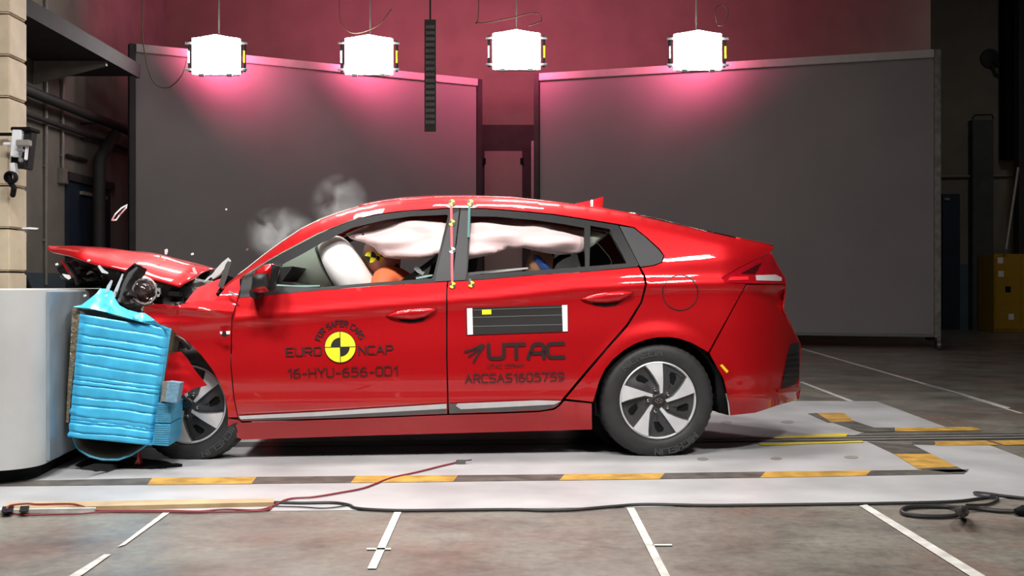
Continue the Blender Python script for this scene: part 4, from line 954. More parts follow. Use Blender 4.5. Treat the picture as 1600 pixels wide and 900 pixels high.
def wm(u, v, z, steer=0.0, far=False, roll=0.0, camber=0.0):
    B_ = Matrix.Translation(W(u, v, z)) @ Matrix.Rotation(YAW+steer+(pi if far else 0), 4, 'Z') @ Matrix.Rotation(camber, 4, 'X') @ Matrix(((1, 0, 0, 0), (0, 0, -1, 0), (0, 1, 0, 0), (0, 0, 0, 1)))
    return B_ @ Matrix.Rotation(roll, 4, 'Z')
wheel('wheel', wm(*AC), car)
wheel('wheel', wm(AC[0], 2*CW-.02, AC[2], far=True), car)
fc = L(294, 640, 0.15)
wheel('wheel', wm(fc[0], fc[1], max(fc[2], .305), steer=radians(-11), roll=radians(22)), car)
wheel('wheel', wm(fc[0]-.12, 2*CW-.03, .322, steer=0.1, far=True), car)
# far wing and far front corner (seen only from the side)
fw = [(-2.05, .30), (-1.62, .30), (-1.60, .90), (-1.75, 1.0), (-2.2, .98), (-2.75, .90), (-2.9, .75), (-2.92, .5), (-2.85, .35), (-2.82, .45), (-2.7, .60), (-2.5, .68), (-2.3, .62), (-2.12, .48)]
V, T, B = mesh2d(fw, (), .06); mb = MB(); plate(mb, V, T, B, [W(x, 2*CW-.02-.12*sm((-2.5-x)/.4), y) for x, y in V], [W(x, 2*CW-.035-.12*sm((-2.5-x)/.4), y) for x, y in V]); mb.build('front_wing', RED, car)

# ------------------------------------------------------------------ markings on the doors
def letter(name, m, par, fn):
    mb = MB(); fn(mb); return mb.build(name, m, par, weld=False, smooth=False)
PL = on_side(-0.005); PL2 = on_side(-0.0062); PL3 = on_side(-0.0072)
letter('maker_lettering', INKR, fdoor, lambda mb: text_on(mb, 'EURO', (446.5, 557.3), (503, 555.7), 14.5, 1.05, PL)); letter('maker_lettering', INKR, fdoor, lambda mb: text_on(mb, 'NCAP', (560, 554.6), (615, 552.9), 14.5, 1.05, PL))
letter('test_number', INKR, fdoor, lambda mb: text_on(mb, '16-HYU-656-OD1', (449, 591.4), (621.5, 587.2), 15.5, 0.95, PL, gap=.22))
def f_arc(mb):
    st, tot = text_strokes('FOR SAFER CARS', .22)
    for q in st:
        vs, fs = ribbon(q, .095, .3)
        def pl(x, y):
            a = radians(162-(162-22)*x/tot); r = 33.2+8.2*y; return PL(531.6+r*cos(a), 542.3-r*sin(a))
        mb.add([pl(*v) for v in vs], fs)
letter('slogan_lettering', INKR, fdoor, f_arc)
def f_disc(mb): poly_on(mb, circ(531.6, 542.3, 24.8, 40), PL, 8)
def f_disc2(mb): poly_on(mb, circ(531.6, 542.3, 23.8, 40), PL2, 8)
emb = letter('emblem', INK, fdoor, f_disc); letter('emblem_face', YEL, fdoor, f_disc2)
def f_q(mb):
    poly_on(mb, wedge(531.6, 542.3, 14.8, pi/2, pi), PL3, 5); poly_on(mb, wedge(531.6, 542.3, 14.8, -pi/2, 0), PL3, 5)
    for a, b in (((507.5, 542.8), (555.5, 541.8)), ((531.2, 518), (532, 566.5))):
        vs, fs = ribbon([a, b], .55, 6); mb.add([PL3(*v) for v in vs], fs)
letter('emblem_quarters', INK, fdoor, f_q)
def f_utac(mb):
    text_on(mb, 'UTaC', (761, 563.2), (883, 560.8), 27, 2.9, PL, gap=.22, w=.85, r=.28)
    for pts in ([(727, 549.5), (738, 546), (752, 539.5)], [(733, 556.5), (742, 550), (755, 539)], [(740.5, 565), (746, 555), (756, 541)]):
        vs, fs = ribbon(rnd(pts, 6), 1.7, 4); mb.add([PL(*v) for v in vs], fs)
letter('logo_lettering', mat('logo_vinyl', (0.022, 0.006, 0.007), 0.5, noise_amt=0.1), rdoor, f_utac)
FADED = mat('faded_vinyl', (0.06, 0.005, 0.007), 0.5, noise_amt=0.1); letter('small_lettering', FADED, rdoor, lambda mb: text_on(mb, 'UTAC CERAM', (761.5, 575.6), (819, 573.6), 6.2, .5, PL)); letter('serial_lettering', FADED, rdoor, lambda mb: (text_on(mb, 'ARCSAS1605759', (726.5, 599.8), (882.5, 596.3), 15.5, 1.1, PL, gap=.24)))
def f_pl(pts): return lambda mb: poly_on(mb, pts, PL, 7)
lab = letter('black_plate', INK, rdoor, f_pl([(728.5, 481.5), (887.5, 476), (887.5, 518), (729, 523.5)]))
letter('plate_end', WHITE, rdoor, lambda mb: poly_on(mb, [(729.5, 481.8), (738, 481.4), (739, 522.6), (730.5, 523)], PL2, 7)); letter('plate_end', WHITE, rdoor, lambda mb: poly_on(mb, [(878, 476.8), (886.5, 476.5), (887, 517.6), (879.5, 518)], PL2, 7))
letter('yellow_tab', YEL, rdoor, lambda mb: poly_on(mb, [(753, 484), (767.5, 483.5), (767.8, 491), (753.3, 491.6)], PL2, 7))
def f_ln(mb):
    for a, b in (((739, 484.5), (878, 479.7)), ((739, 496), (878, 492)), ((739, 510), (878, 507))):
        vs, fs = ribbon([a, b], .35, 8); mb.add([PL2(*v) for v in vs], fs)
letter('plate_line', mat('grey_line', (.16, .19, .19), .5), rdoor, f_ln)
TAPER = mat('red_tape', (.62, .05, .07), .5); TAPEG = mat('teal_tape', (.02, .13, .12), .5)
def f_tape(x0, y0, x1, y1, hw):
    def f(mb):
        vs, fs = ribbon([(x0, y0), (x1, y1)], hw, 6); mb.add([PL2(*v) for v in vs], fs)
    return f
letter('red_tape', TAPER, fdoor, f_tape(705, 314, 706.5, 439, 1.9)); letter('teal_tape', TAPEG, rdoor, f_tape(733.5, 318, 732, 369, 1.8)); letter('teal_tape', TAPEG, rdoor, f_tape(734.5, 437, 735.5, 447, 1.6))
for x, y, par in ((706, 316.5, fdoor), (735, 316.5, rdoor), (706, 348, fdoor), (706.5, 391, fdoor), (707, 445.5, fdoor), (736.5, 444, rdoor)):
    mk = letter('target_marker', INK, par, lambda mb: poly_on(mb, circ(x, y, 5, 18), PL2, 3))
    letter('marker_face', WHITE if y == 391 else YEL, par, lambda mb: (poly_on(mb, wedge(x, y, 5, .3, .3+pi/2), PL3, 3), poly_on(mb, wedge(x, y, 5, .3+pi, .3+3*pi/2), PL3, 3)))
# ------------------------------------------------------------------ inside the cabin
def pillow(name, outline, vfun, thick, m, par, s=6, nz=0.03, nsc=(5, 9), edge=16, seed=0):
    V, T, B = mesh2d(outline, (), s); bd = resample(outline, 1.5); fr = []; bk = []
    for x, y in V:
        d = min(hypot(x-p[0], y-p[1]) for p in bd); k = sqrt(max(0, 1-(1-min(1, d/edge))**2))
        q = hit(x, y, vfun); n = noise.noise(Vector((q[0]*nsc[0]+seed, q[2]*nsc[1], 2)))*nz
        fr.append((q[0], q[1]-thick*k*.5-n*k, q[2])); bk.append((q[0], q[1]+thick*k*.5, q[2]))
    mb = MB(); plate(mb, V, T, B, [W(*q) for q in fr], [W(*q) for q in bk]); return mb.build(name, m, par, sharp=180)
cur = [(540, 366), (560, 357), (600, 343), (640, 341), (690, 340), (740, 338), (785, 339), (837, 346), (880, 352), (916, 358), (945, 362), (950, 367), (935, 378), (916, 391), (903, 396), (874, 398), (848, 394.5), (819, 387.5), (793, 388.5), (767, 398), (732, 405.5), (705, 402), (682, 401), (650, 406), (620, 405), (600, 401.5), (590, 394), (584, 386.5), (570, 379.5), (548, 373)]
def vcur(u, z): return F0(u, z)+0.115
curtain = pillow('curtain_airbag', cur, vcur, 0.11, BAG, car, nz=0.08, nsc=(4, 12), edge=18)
MB().lathe([(0, 0), (.006, .001), (.007, -.003)], Matrix.Translation(W(*L(567, 366, .2))) @ Matrix.Rotation(pi/2, 4, 'X'), 12).build('vent_hole', INK, curtain)
# driver airbag: flattened cushion on the steering column
def cushion(name, px, py, v, r, h, tilt, m, par, yaw=0.0):
    c = Vector(W(*L(px, py, v))); prof = []
    for k in range(33):
        a = -pi/2+pi*k/32; prof.append((r*(max(0, cos(a))**.5), h*math.copysign(abs(sin(a))**.85, a)))
    M = Matrix.Translation(c) @ Matrix.Rotation(YAW+yaw, 4, 'Z') @ Matrix.Rotation(tilt, 4, 'Y')
    return MB().lathe(prof, M, 48).build(name, m, par, sharp=180)
bag = cushion('driver_airbag', 545, 429, .47, .25, .112, radians(57), BAGW, car)
q = L(505, 407, .36); MB().lathe([(0, .02), (.012, .02), (.013, -.03)], Matrix.Translation(W(*q)) @ Matrix.Rotation(pi/2, 4, 'X'), 14).build('vent_hole', INK, bag)
cushion('passenger_airbag', 482, 432, 1.26, .24, .17, radians(70), mat('pale_airbag_fabric', (.82, .86, .82), .7, noise_amt=.04), car)
SEATM = mat('dark_seat_fabric', (0.03, 0.03, 0.032), 0.8, noise_amt=0.3, nscale=30)
def dashx(name, pts, v0, v1, m): 
    mb = MB().extrude([W(*((lambda q: (q[0], v0, q[2]))(L(x, y, (v0+v1)/2)))) for x, y in pts], W(0, v1, 0)-W(0, v0, 0)); return mb.build(name, m, car, sharp=50)
dashx('dashboard', [(395, 440), (432, 425), (462, 420), (475, 419), (470, 427), (460, 440), (475, 442), (490, 450), (490, 500), (400, 520)], .18, 1.58, DARK)
sw = Matrix.Translation(W(*L(520, 432, .48))) @ Matrix.Rotation(YAW, 4, 'Z') @ Matrix.Rotation(radians(62), 4, 'Y')
wheelv = [(.185+.016*cos(t*pi/4), .016*sin(t*pi/4)) for t in range(8)]
MB().lathe(wheelv, sw, 40, close=True).build('steering_wheel', DARK, car)
def seat(px, v, z0=.42):
    u0 = L(px, 500, v)[0]
    s = MB().box(W(u0-.12, v, z0), (.52, .48, .16), Matrix.Rotation(YAW, 3, 'Z') @ Matrix.Rotation(-.12, 3, 'Y'), bev=.05).build('front_seat', SEATM, car)
    MB().box(W(u0+.2, v, z0+.30), (.15, .46, .58), Matrix.Rotation(YAW, 3, 'Z') @ Matrix.Rotation(.3, 3, 'Y'), bev=.05).build('backrest', SEATM, s)
    MB().box(W(u0+.34, v, z0+.66), (.10, .26, .17), Matrix.Rotation(YAW, 3, 'Z') @ Matrix.Rotation(.15, 3, 'Y'), bev=.04).build('headrest', SEATM, s)
seat(640, .46); seat(640, 1.30)
MB().box(W(-.28, CW, .44), (.5, 1.25, .16), Matrix.Rotation(YAW, 3, 'Z'), bev=.05).build('rear_bench', SEATM, car)
MB().box(W(.12, CW, .72), (.14, 1.25, .5), Matrix.Rotation(YAW, 3, 'Z') @ Matrix.Rotation(.35, 3, 'Y'), bev=.05).build('rear_backrest', SEATM, car)
MB().box(W(.42, CW, .92), (.4, 1.2, .03), Matrix.Rotation(YAW, 3, 'Z') @ Matrix.Rotation(-.1, 3, 'Y'), bev=.01).build('parcel_shelf', DARK, car)
MB().box(W(-.72, .25, .945), (.62, .05, .02), Matrix.Rotation(YAW, 3, 'Z') @ Matrix.Rotation(-.07, 3, 'Y')).build('door_ledge', mat('pale_ledge', (.45, .45, .45), .4), car)
strip('seat_belt', [L(583, 444, .3), L(596, 439, .3), L(607, 433, .32), L(616, 424, .36), L(622, 414, .4)], .03, DARK)
strip('seat_belt', [L(628, 442, .28), L(650, 427, .26), L(668, 414, .24), L(684, 402, .2)], .03, BLACK)
strip('belt_buckle', [L(648, 418, .25), L(655, 423, .25), L(662, 428, .25)], [.02, .03, .02], ALU)
strip('glass_rim_remnant', [L(428, 445, .12), L(455, 447.5, .12), L(500, 446.5, .12)], [.008, .012, .006], mat('green_glass_edge', (.35, .55, .5), .1, 0, 1.0))
strip('glass_rim_remnant', [L(650, 435, .12), L(664, 432, .12), L(676, 430, .12)], [.008, .012, .008], mat('green_glass_edge', (.35, .55, .5), .1, 0, 1.0))
strip('far_ledge', [L(731, 428, .3), L(780, 423.5, .3), L(825, 419, .3)], [.016, .014, .01], mat('pale_ledge', (.45, .45, .45), .4))
# --- crash dummy in the driving seat
SKIN = mat('dummy_vinyl', (.62, .36, .30), .5, noise_amt=.05, nscale=8); ORANGE = mat('orange_shirt', (.72, .15, .05), .7, noise_amt=.06, nscale=10)
def skin_body(name, verts, edges, radii, m, parent, root=0, lv=2):
    me = bpy.data.meshes.new(name); o = bpy.data.objects.new(name, me); COL.objects.link(o)
    inv = MW[parent].inverted(); o.parent = parent; MW[o] = MW[parent]
    me.from_pydata([inv @ Vector(W(*v)) for v in verts], edges, []); me.materials.append(m)
    md = o.modifiers.new('skin', 'SKIN'); md.use_smooth_shade = True
    for i, r in enumerate(radii):
        sv = me.skin_vertices[0].data[i]; rr_ = r if isinstance(r, tuple) else (r, r); sv.radius = rr_; sv.use_root = (i == root)
    sd = o.modifiers.new('sub', 'SUBSURF'); sd.levels = lv; sd.render_levels = lv
    return o
h = L(580, 402, .46); dm = empty('crash_test_dummy', W(-.95, .46, .42), YAW, 'orange-shirted crash test dummy slumped into the white driver airbag', 'crash dummy')
hu, hz = h[0]+.02, h[2]
body = [(hu+.45, .46, .55), (hu+.40, .46, .68), (hu+.27, .46, .84), (hu+.14, .46, .96), (hu+.07, .48, 1.03), (hu+.05, .29, 1.005), (hu+.02, .24, .78), (hu-.12, .26, .70), (hu+.13, .64, .97), (hu+.02, .70, .78), (hu-.12, .66, .70), (hu+.30, .36, .52), (hu-.08, .34, .56), (hu-.2, .34, .35), (hu+.30, .56, .52), (hu-.08, .58, .56), (hu-.2, .58, .35)]
edg = [(0, 1), (1, 2), (2, 3), (3, 4), (3, 5), (5, 6), (6, 7), (3, 8), (8, 9), (9, 10), (0, 11), (11, 12), (12, 13), (0, 14), (14, 15), (15, 16)]
skin_body('body', body, edg, [(.16, .12), (.15, .11), (.16, .12), (.13, .10), (.06, .06), .075, .05, .04, .075, .05, .04, .085, .065, .05, .085, .065, .05], ORANGE, dm)
def hand_at(c, s):                               # dummy hand: palm, four fingers and a thumb
    p = [(c[0], c[1], c[2]), (c[0]-.05, c[1], c[2]), (c[0]-.09, c[1], c[2]-.005)]; e = [(0, 1), (1, 2)]; r = [.025, (.035, .018), (.036, .016)]
    for j, (dy, l) in enumerate(((-.03, .06), (-.01, .072), (.01, .068), (.03, .052))):
        k = len(p); p += [(c[0]-.095-l*.5, c[1]+dy, c[2]-.008), (c[0]-.095-l, c[1]+dy, c[2]-.035)]; e += [(2, k), (k, k+1)]; r += [.0095, .008]
    k = len(p); p += [(c[0]-.06, c[1]+s*.045, c[2]+.01), (c[0]-.09, c[1]+s*.06, c[2]+.01)]; e += [(1, k), (k, k+1)]; r += [.012, .009]
    return skin_body('hand', p, e, r, SKIN, dm)
hand_at((hu-.14, .26, .69), 1); hand_at((hu-.14, .66, .69), -1)
def head_mesh(name, c, r, m, par, lean=0.0):
    """egg-shaped head facing the front of the car (-u) with brow, nose, chin and ears"""
    bm = bmesh.new(); bmesh.ops.create_uvsphere(bm, u_segments=32, v_segments=24, radius=1); mb = MB(); vs = []
    for x in bm.verts:
        p = x.co.copy(); f = -p.x                 # forward amount
        q = Vector((p.x*.98, p.y*.78, p.z*1.18))
        if p.z < 0: q.y *= 1-.25*(-p.z); q.x *= 1-.12*(-p.z)
        def bmp(cy, cz, sx, sz, a): return a*math.exp(-((p.y-cy)/sx)**2-((p.z-cz)/sz)**2)*max(0, f)
        q.x -= bmp(0, -.12, .13, .22, .24)+bmp(0, -.72, .28, .14, .12)+bmp(0, .25, .5, .12, .07)+bmp(0, -.45, .22, .06, .07)
        q.x += bmp(.3, .06, .16, .12, .13)+bmp(-.3, .06, .16, .12, .13)+bmp(0, -.52, .2, .04, .06)
        e_ = math.exp(-((p.x-.05)/.13)**2-((p.z+.02)/.22)**2)*max(0, abs(p.y)-.6)*.45; q.y += math.copysign(e_, p.y)
        q = Matrix.Rotation(lean, 3, 'Y') @ q*r
        vs.append(W(c[0]+q.x, c[1]+q.y, c[2]+q.z))
    mb.add(vs, [[v.index for v in f.verts] for f in bm.faces]); bm.free(); return mb.build(name, m, par, sharp=180)
hd = head_mesh('head', (hu+.045, .50, hz+.005), .112, SKIN, dm, -.35)
def disc_marker(c, r, par):
    M = Matrix.Translation(W(*c)) @ Matrix.Rotation(YAW, 4, 'Z') @ Matrix.Rotation(pi/2, 4, 'X') @ Matrix.Rotation(-.2, 4, 'Z'); 
    mb = MB().lathe([(0, .002), (r, .002), (r, -.03)], M, 28); o = mb.build('target_sticker', YEL, par)
    mb = MB()
    for a0 in (0, pi): mb.add([M @ Vector((x, -y, .004)) for x, y in wedge(0, 0, r, a0, a0+pi/2)], [list(range(12))])
    mb.build('target_quarters', INK, par, weld=False)
disc_marker((L(579, 401.5, .35)[0], .352, L(579, 401.5, .35)[2]), .033, dm)
disc_marker((L(594, 401, .40)[0], .38, L(594, 401, .40)[2]), .026, dm)
# --- child seat and child dummy in the rear
cs = empty('child_restraint', W(-.18, .47, .52), YAW, 'white child seat shell with black rim behind the rear door window', 'child seat')
sh = [(862, 424), (868, 412), (880, 402), (892, 397), (902, 398), (906, 420), (900, 470), (850, 470), (845, 450)]
mb = MB(); V, T, B = mesh2d(sh, (), 7); fr = [L(x, y, .33) for x, y in V]; plate(mb, V, T, B, [W(*q) for q in fr], [W(q[0], q[1]+.26, q[2]) for q in fr]); mb.build('shell', mat('white_plastic', (.75, .77, .78), .5, noise_amt=.04), cs)
P_ = [Vector(W(*L(x, y, .315))) for x, y in ((858, 430), (861, 418), (868, 408), (878, 401), (890, 396))]; MB().tube(P_, .018, 10).build('rim', BLACK, cs)
cdm = empty('child_dummy', W(-.3, .40, .6), YAW, 'small dummy with tan head and blue band leaning below the rear window', 'crash dummy')
c2 = L(846, 414, .34); SK2 = mat('tan_vinyl', (.42, .22, .14), .5, noise_amt=.08)
chd = head_mesh('head', c2, .085, SK2, cdm, -.3)
MB().lathe([(.078, -.02), (.088, 0), (.078, .02)], Matrix.Translation(W(*c2)) @ Matrix.Rotation(YAW, 4, 'Z') @ Matrix.Rotation(radians(50), 4, 'Y'), 28).build('blue_band', mat('blue_band', (.03, .08, .35), .6), cdm)
skin_body('body', [(c2[0]+.12, c2[1], .56), (c2[0]+.09, c2[1], .72), (c2[0]+.03, c2[1], .85), (c2[0]+.02, c2[1], .93), (c2[0]+.0, .24, .80), (c2[0]-.1, .22, .68), (c2[0], .46, .80), (c2[0]-.1, .48, .68), (c2[0]-.15, .28, .56), (c2[0]-.15, .40, .56)], [(0, 1), (1, 2), (2, 3), (2, 4), (4, 5), (2, 6), (6, 7), (0, 8), (0, 9)], [.09, .09, .075, .04, .04, .03, .04, .03, .05, .05], mat('child_shirt', (.35, .33, .3), .8), cdm)

# =================================================================== BARRIER AND BLUE HONEYCOMB
BLOCK = mat('grey_block_paint', (0.50, 0.51, 0.51), 0.5, noise_amt=0.07, nscale=3, bump=0.08, bscale=18)
SCUF = mat('worn_paint_chip', (0.07, 0.07, 0.07), 0.7); FACEP = mat('steel_face_plate', (0.34, 0.40, 0.46), 0.35, 0.4, noise_amt=0.15, nscale=4)
def lu(px, py, v): return L(px, py, v)
vb0 = -0.62                                       # near face of the block (car frame)
zb1 = 0.935; zb0 = 0.075
ue = L(118, 600, 0.0)[0]-0.03                        # impact face of the block
blk = empty('crash_block', W(ue-1.2, 0.5, 0), YAW, 'grey concrete and steel crash block at the left edge of the bay', 'barrier')
rc = 0.22; out = []
for k in range(13):
    a = -pi/2+pi/2*k/12; out.append((ue-rc+rc*cos(a), vb0+rc+rc*sin(a)*1.0))
ring = [(ue-2.6, vb0)]+out+[(ue, 2.2), (ue-2.6, 2.2)]
MB().extrude([W(u, v, zb0) for u, v in ring], (0, 0, zb1-zb0)).build('body', BLOCK, blk, sharp=20)
MB().extrude([W(u-.05, v+.05, 0.0) for u, v in ring], (0, 0, zb0)).build('plinth', BLACK, blk, sharp=20)
MB().box(W(ue+.006, 0.75, .505), (.02, 2.28, .84), Matrix.Rotation(YAW, 3, 'Z'), bev=.004).build('face_plate', FACEP, blk)
random.seed(3)
for k in range(22):
    u = ue-.9+random.random()*.6; z = .12+random.random()*.75; r = .004+.007*random.random()
    M = Matrix.Translation(W(u, vb0-.0005, z)) @ Matrix.Rotation(YAW, 4, 'Z') @ Matrix.Rotation(pi/2, 4, 'X') @ Matrix.Diagonal((1, 1+2*random.random(), 1, 1))
    if u < ue-rc: MB().lathe([(0, .001), (r, .0005)], M, 8).build('paint_chip', SCUF, blk)
# --- deformable honeycomb block, clad in blue skin, crushed by the car
hb = empty('honeycomb_barrier', W(ue+.3, 0.3, .1), YAW, 'crushed honeycomb barrier clad in bright blue aluminium in front of the car nose', 'barrier')
vf = -0.24
def quadp(s, t):                                  # s across (0 left..1 right), t down
    tl_, tr_, br_, bl_ = (125, 490.5), (264, 514), (237.5, 696), (107, 683)
    x = (tl_[0]*(1-s)+tr_[0]*s)*(1-t)+(bl_[0]*(1-s)+br_[0]*s)*t; y = (tl_[1]*(1-s)+tr_[1]*s)*(1-t)+(bl_[1]*(1-s)+br_[1]*s)*t
    return x, y
random.seed(11)
folds = []
t = 0.0
while t < 1.0: folds.append(t); t += random.choice([.02, .035, .05, .07, .095])
folds.append(1.0); deep = [random.random() for _ in folds]
nx, ny = 44, 220; rows = []; bk = []
for j in range(ny+1):
    t = j/ny; row = []; rb_ = []
    for i in range(nx+1):
        s = i/nx
        tt = t+0.010*noise.noise(Vector((s*2.5, t*6, 1)))+0.004*noise.noise(Vector((s*9, t*20, 5)))
        k = max(0, min(len(folds)-2, next((a-1 for a, f in enumerate(folds) if f > tt), len(folds)-2)))
        f = (tt-folds[k])/(folds[k+1]-folds[k]); f = max(0, min(1, f))
        bul = (1-abs(2*f-1)**5)*(.004+.006*deep[k])+(f-.5)*.010*(deep[k]-.35)+.004*noise.noise(Vector((s*5, t*9, 2)))
        x, y = quadp(s, t); x += (2.2*noise.noise(Vector((0, t*26, 3)))+2.2*bul/.012*.4) * (1-s)**4*-1
        ed = min(1, s*14)*min(1, (1-s)*18)
        q = L(x, y, vf-bul*(.3+.7*ed)+.02*(1-ed)); row.append(W(*q)); rb_.append(W(q[0], q[1]+.06, q[2]))
    rows.append(row); bk.append(rb_)
mb = MB(); mb.grid(rows); mb.grid(bk)
mb.build('side_skin', BLUE, hb, sharp=60, weld=False)
core = [quadp(.0, .0), quadp(1, .0), quadp(1, 1), quadp(.01, 1)]
core = [(core[0][0]-4, core[0][1]+4), (core[1][0]-3, core[1][1]+3), (core[2][0]-2, core[2][1]-3), (core[3][0]+2, core[3][1]-3)]
MB().extrude([W(*L(x, y, vf+.04)) for x, y in core], W(0, .78, 0)-W(0, 0, 0)).build('honeycomb_core', HONEY, hb)
# bare honeycomb strip at the left edge
V, T, B = mesh2d([(113, 481), (127, 482), (125, 490), (119, 540), (112, 610), (107, 660), (103, 660), (106, 600), (110, 540)], (), 5); mb = MB()
plate(mb, V, T, B, [W(*L(x, y, vf+.06+.003*sin(y*1.9))) for x, y in V], [W(*L(x, y, vf+.2)) for x, y in V]); mb.build('bare_honeycomb', HONEY, hb)
# torn top cladding folded over the edge
def clad(name, pts, vfn, m, t=.004, s=5, dz=.003):
    V, T, B = mesh2d(pts, (), s); fr = [L(x, y, vfn(x, y)) for x, y in V]; mb = MB()
    plate(mb, V, T, B, [W(*q) for q in fr], [W(q[0], q[1]+t, q[2]-dz) for q in fr]); return mb.build(name, m, hb, sharp=60)
clad('top_skin', [(113.5, 479.5), (127, 476.5), (140, 467), (151, 458), (156, 451), (166, 451), (176, 455), (180, 466), (187, 477), (200, 484), (217, 488.5), (226, 489), (238, 497), (250, 507), (264, 512.5), (264, 516), (248, 511), (233, 506), (200, 497), (165, 487.5), (140, 482)],
     lambda x, y: vf-.01+(.0055*max(0, 492+.1*(x-170)-y))+.045*noise.noise(Vector((x*.06, y*.075, 3))), BLUE)
clad('lip_shadow_strip', [(122, 483), (140, 484), (165, 489.5), (200, 499), (234, 507), (220, 507), (180, 500), (126, 490)], lambda x, y: vf+.05, mat('gap_shade', (.16, .14, .13), .5, .3, noise_amt=.2), t=.01)  # dark strip painting the shade in the gap below the top cladding
# bumper element blocks at the lower right
clad('bumper_block', [(246, 630), (267.5, 631), (266.5, 660.5), (243, 660)], lambda x, y: vf-.02, BLUEH, t=.3); clad('bumper_block', [(242.5, 662), (266.5, 662.5), (263, 697), (238, 695)], lambda x, y: vf-.02, BLUEH, t=.3)
clad('torn_block', [(262, 596), (281.5, 598.5), (276, 629.5), (258, 627)], lambda x, y: vf-.06, mat('faded_blue_honeycomb', (.16, .32, .45), .5, .1, noise_amt=.2, nscale=50, bump=.5, bscale=140), t=.1)
clad('torn_block_side', [(252, 597), (262, 596), (258, 627), (250, 628), (253, 612)], lambda x, y: vf-.05+(262-x)*.004, mat('bare_paper_core', (.33, .29, .24), .8, noise_amt=.2, nscale=30, bump=.4, bscale=100), t=.08)
mb = MB()
for k in range(9):
    for x0, x1, y0 in ((244.5, 267, 633+k*3), (241, 265, 665.5+k*3.4)): mb.tube([W(*L(x0, y0-.2, vf-.0205)), W(*L(x1, y0+.2, vf-.0205))], .0016, 4)
mb.build('block_lines', mat('block_line_blue', (.02, .12, .2), .6), hb)
# curled sheet under the block
P_ = [(113, 678), (118, 695), (124, 703), (140, 713), (160, 718.5), (185, 718.5), (205, 711), (222, 700), (232, 692)]
P2 = []
for i in range(len(P_)-1):
    for k in range(4): t = k/4; P2.append((P_[i][0]*(1-t)+P_[i+1][0]*t, P_[i][1]*(1-t)+P_[i+1][1]*t))
P2.append(P_[-1]); rows = []
for x, y in P2:
    q = L(x, y, vf+.05); rows.append([W(q[0], vf+.05+k*.11+.02*noise.noise(Vector((x*.05, k, 0))), q[2]+.022*k*sm((x-110)/40)*(1-.5*sm((x-190)/40))) for k in range(8)])
MB().grid(rows).build('curled_skin', ALU, hb, solid=.006)
mb = MB(); mb.tube([W(*L(x, y, vf+.045)) for x, y in P2], .006, 6); mb.build('skin_edge', mat('blue_edge', (.05, .3, .42), .4), hb)

# ------------------------------------------------------------------ debris
def shard(name, pts, Y, m, label, cat='debris', th=.006, grp=None, z=None):
    mb = MB().extrude([P(x, y, Y) for x, y in pts], (0.002, th, 0.001)); o = mb.build(name, m); return tag(o, label, cat, grp)
CLEAR = mat('clear_plastic_shard', (.75, .78, .8), .2, 0, 1.0, noise_amt=.1)
mb = MB().tube([P(175, 344, 6.6), P(180, 335, 6.58), P(190, 325, 6.6), P(199, 320, 6.62), P(197, 325, 6.6), P(187, 336, 6.62), P(181, 344, 6.6), P(175, 344, 6.6)], .005, 6)
tag(mb.build('flying_clip', CLEAR), 'looped pale plastic piece flying before the left end of the screen', 'debris')
shard('flying_shard', [(34, 356), (46, 355), (60, 356.5), (58, 358.5), (44, 358), (34, 357.5)], 6.6, CLEAR, 'thin pale sliver flying beside the pale post', grp='flying debris')
shard('flying_shard', [(97, 428), (108, 430), (110, 435), (107, 437), (101, 433)], 6.2, CLEAR, 'pale triangular chip flying above the concrete block', grp='flying debris')
shard('flying_shard', [(257, 390), (260.5, 389), (261.5, 393), (260, 398), (257.5, 397)], 6.5, CLEAR, 'small white chip flying above the middle of the bonnet', grp='flying debris')
shard('flying_shard', [(384, 389), (387, 388), (387.5, 391), (385, 392)], 6.3, mat('brown_chip', (.2, .09, .05), .6), 'tiny brown chip flying before the windscreen pillar', grp='flying debris')
shard('flying_shard', [(249, 400), (251.5, 400), (251, 402.5), (248.5, 402)], 6.3, mat('amber', (.6, .2, .02), .3), 'tiny amber chip just over the bonnet top', grp='flying debris')
shard('flying_shard', [(352, 326), (354, 326), (354, 328.5), (352, 328)], 6.6, CLEAR, 'tiny pale chip high before the left screen', grp='flying debris')
for i, (x, y, lb) in enumerate([(165, 462, 'small white chip above the blue cladding by the torn shards'), (138, 407, 'small white chip on the front part of the bonnet'), (300, 397, 'tiny chip over the rear of the bonnet'), (88, 413, 'tiny pale chip flying under the bonnet tip'), (132, 462, 'small white chip over the steel face of the concrete block')]):
    shard('flying_shard', [(x-2, y-1), (x+1, y-2), (x+2, y+1), (x-1, y+2)], 5.6, CLEAR, lb, grp='flying debris')
def floorpiece(name, pts, z0, h, m, label):
    mb = MB().extrude([G(x, y, z0) for x, y in pts], (0, 0, h)); return tag(mb.build(name, m), label, 'debris')
sh1 = MB(); a = [G(206, 731, .0), G(221, 731, .0)]
sh1.extrude([a[0], a[1], a[1]+Vector((-.02, 0, .085)), a[0]+Vector((.03, 0, .05))], (0, .04, .0)); tag(sh1.build('red_bumper_shard', RED), 'red bumper shard standing on the floor under the blue barrier', 'debris')
sh2 = MB(); p0, p1 = G(168, 737, .006), G(128, 734, .05)
sh2.extrude([p0, p0+Vector((.02, .15, 0)), p1+Vector((.02, .12, 0)), p1], (0, 0, .012)); tag(sh2.build('dark_bumper_piece', DARK), 'dark strip of bumper lying beside the concrete block on the floor', 'debris')
sh3 = MB(); V, T, B = mesh2d([(118, 728), (150, 716), (205, 716), (245, 722), (285, 729), (235, 733), (190, 731), (150, 737)], (), 8)
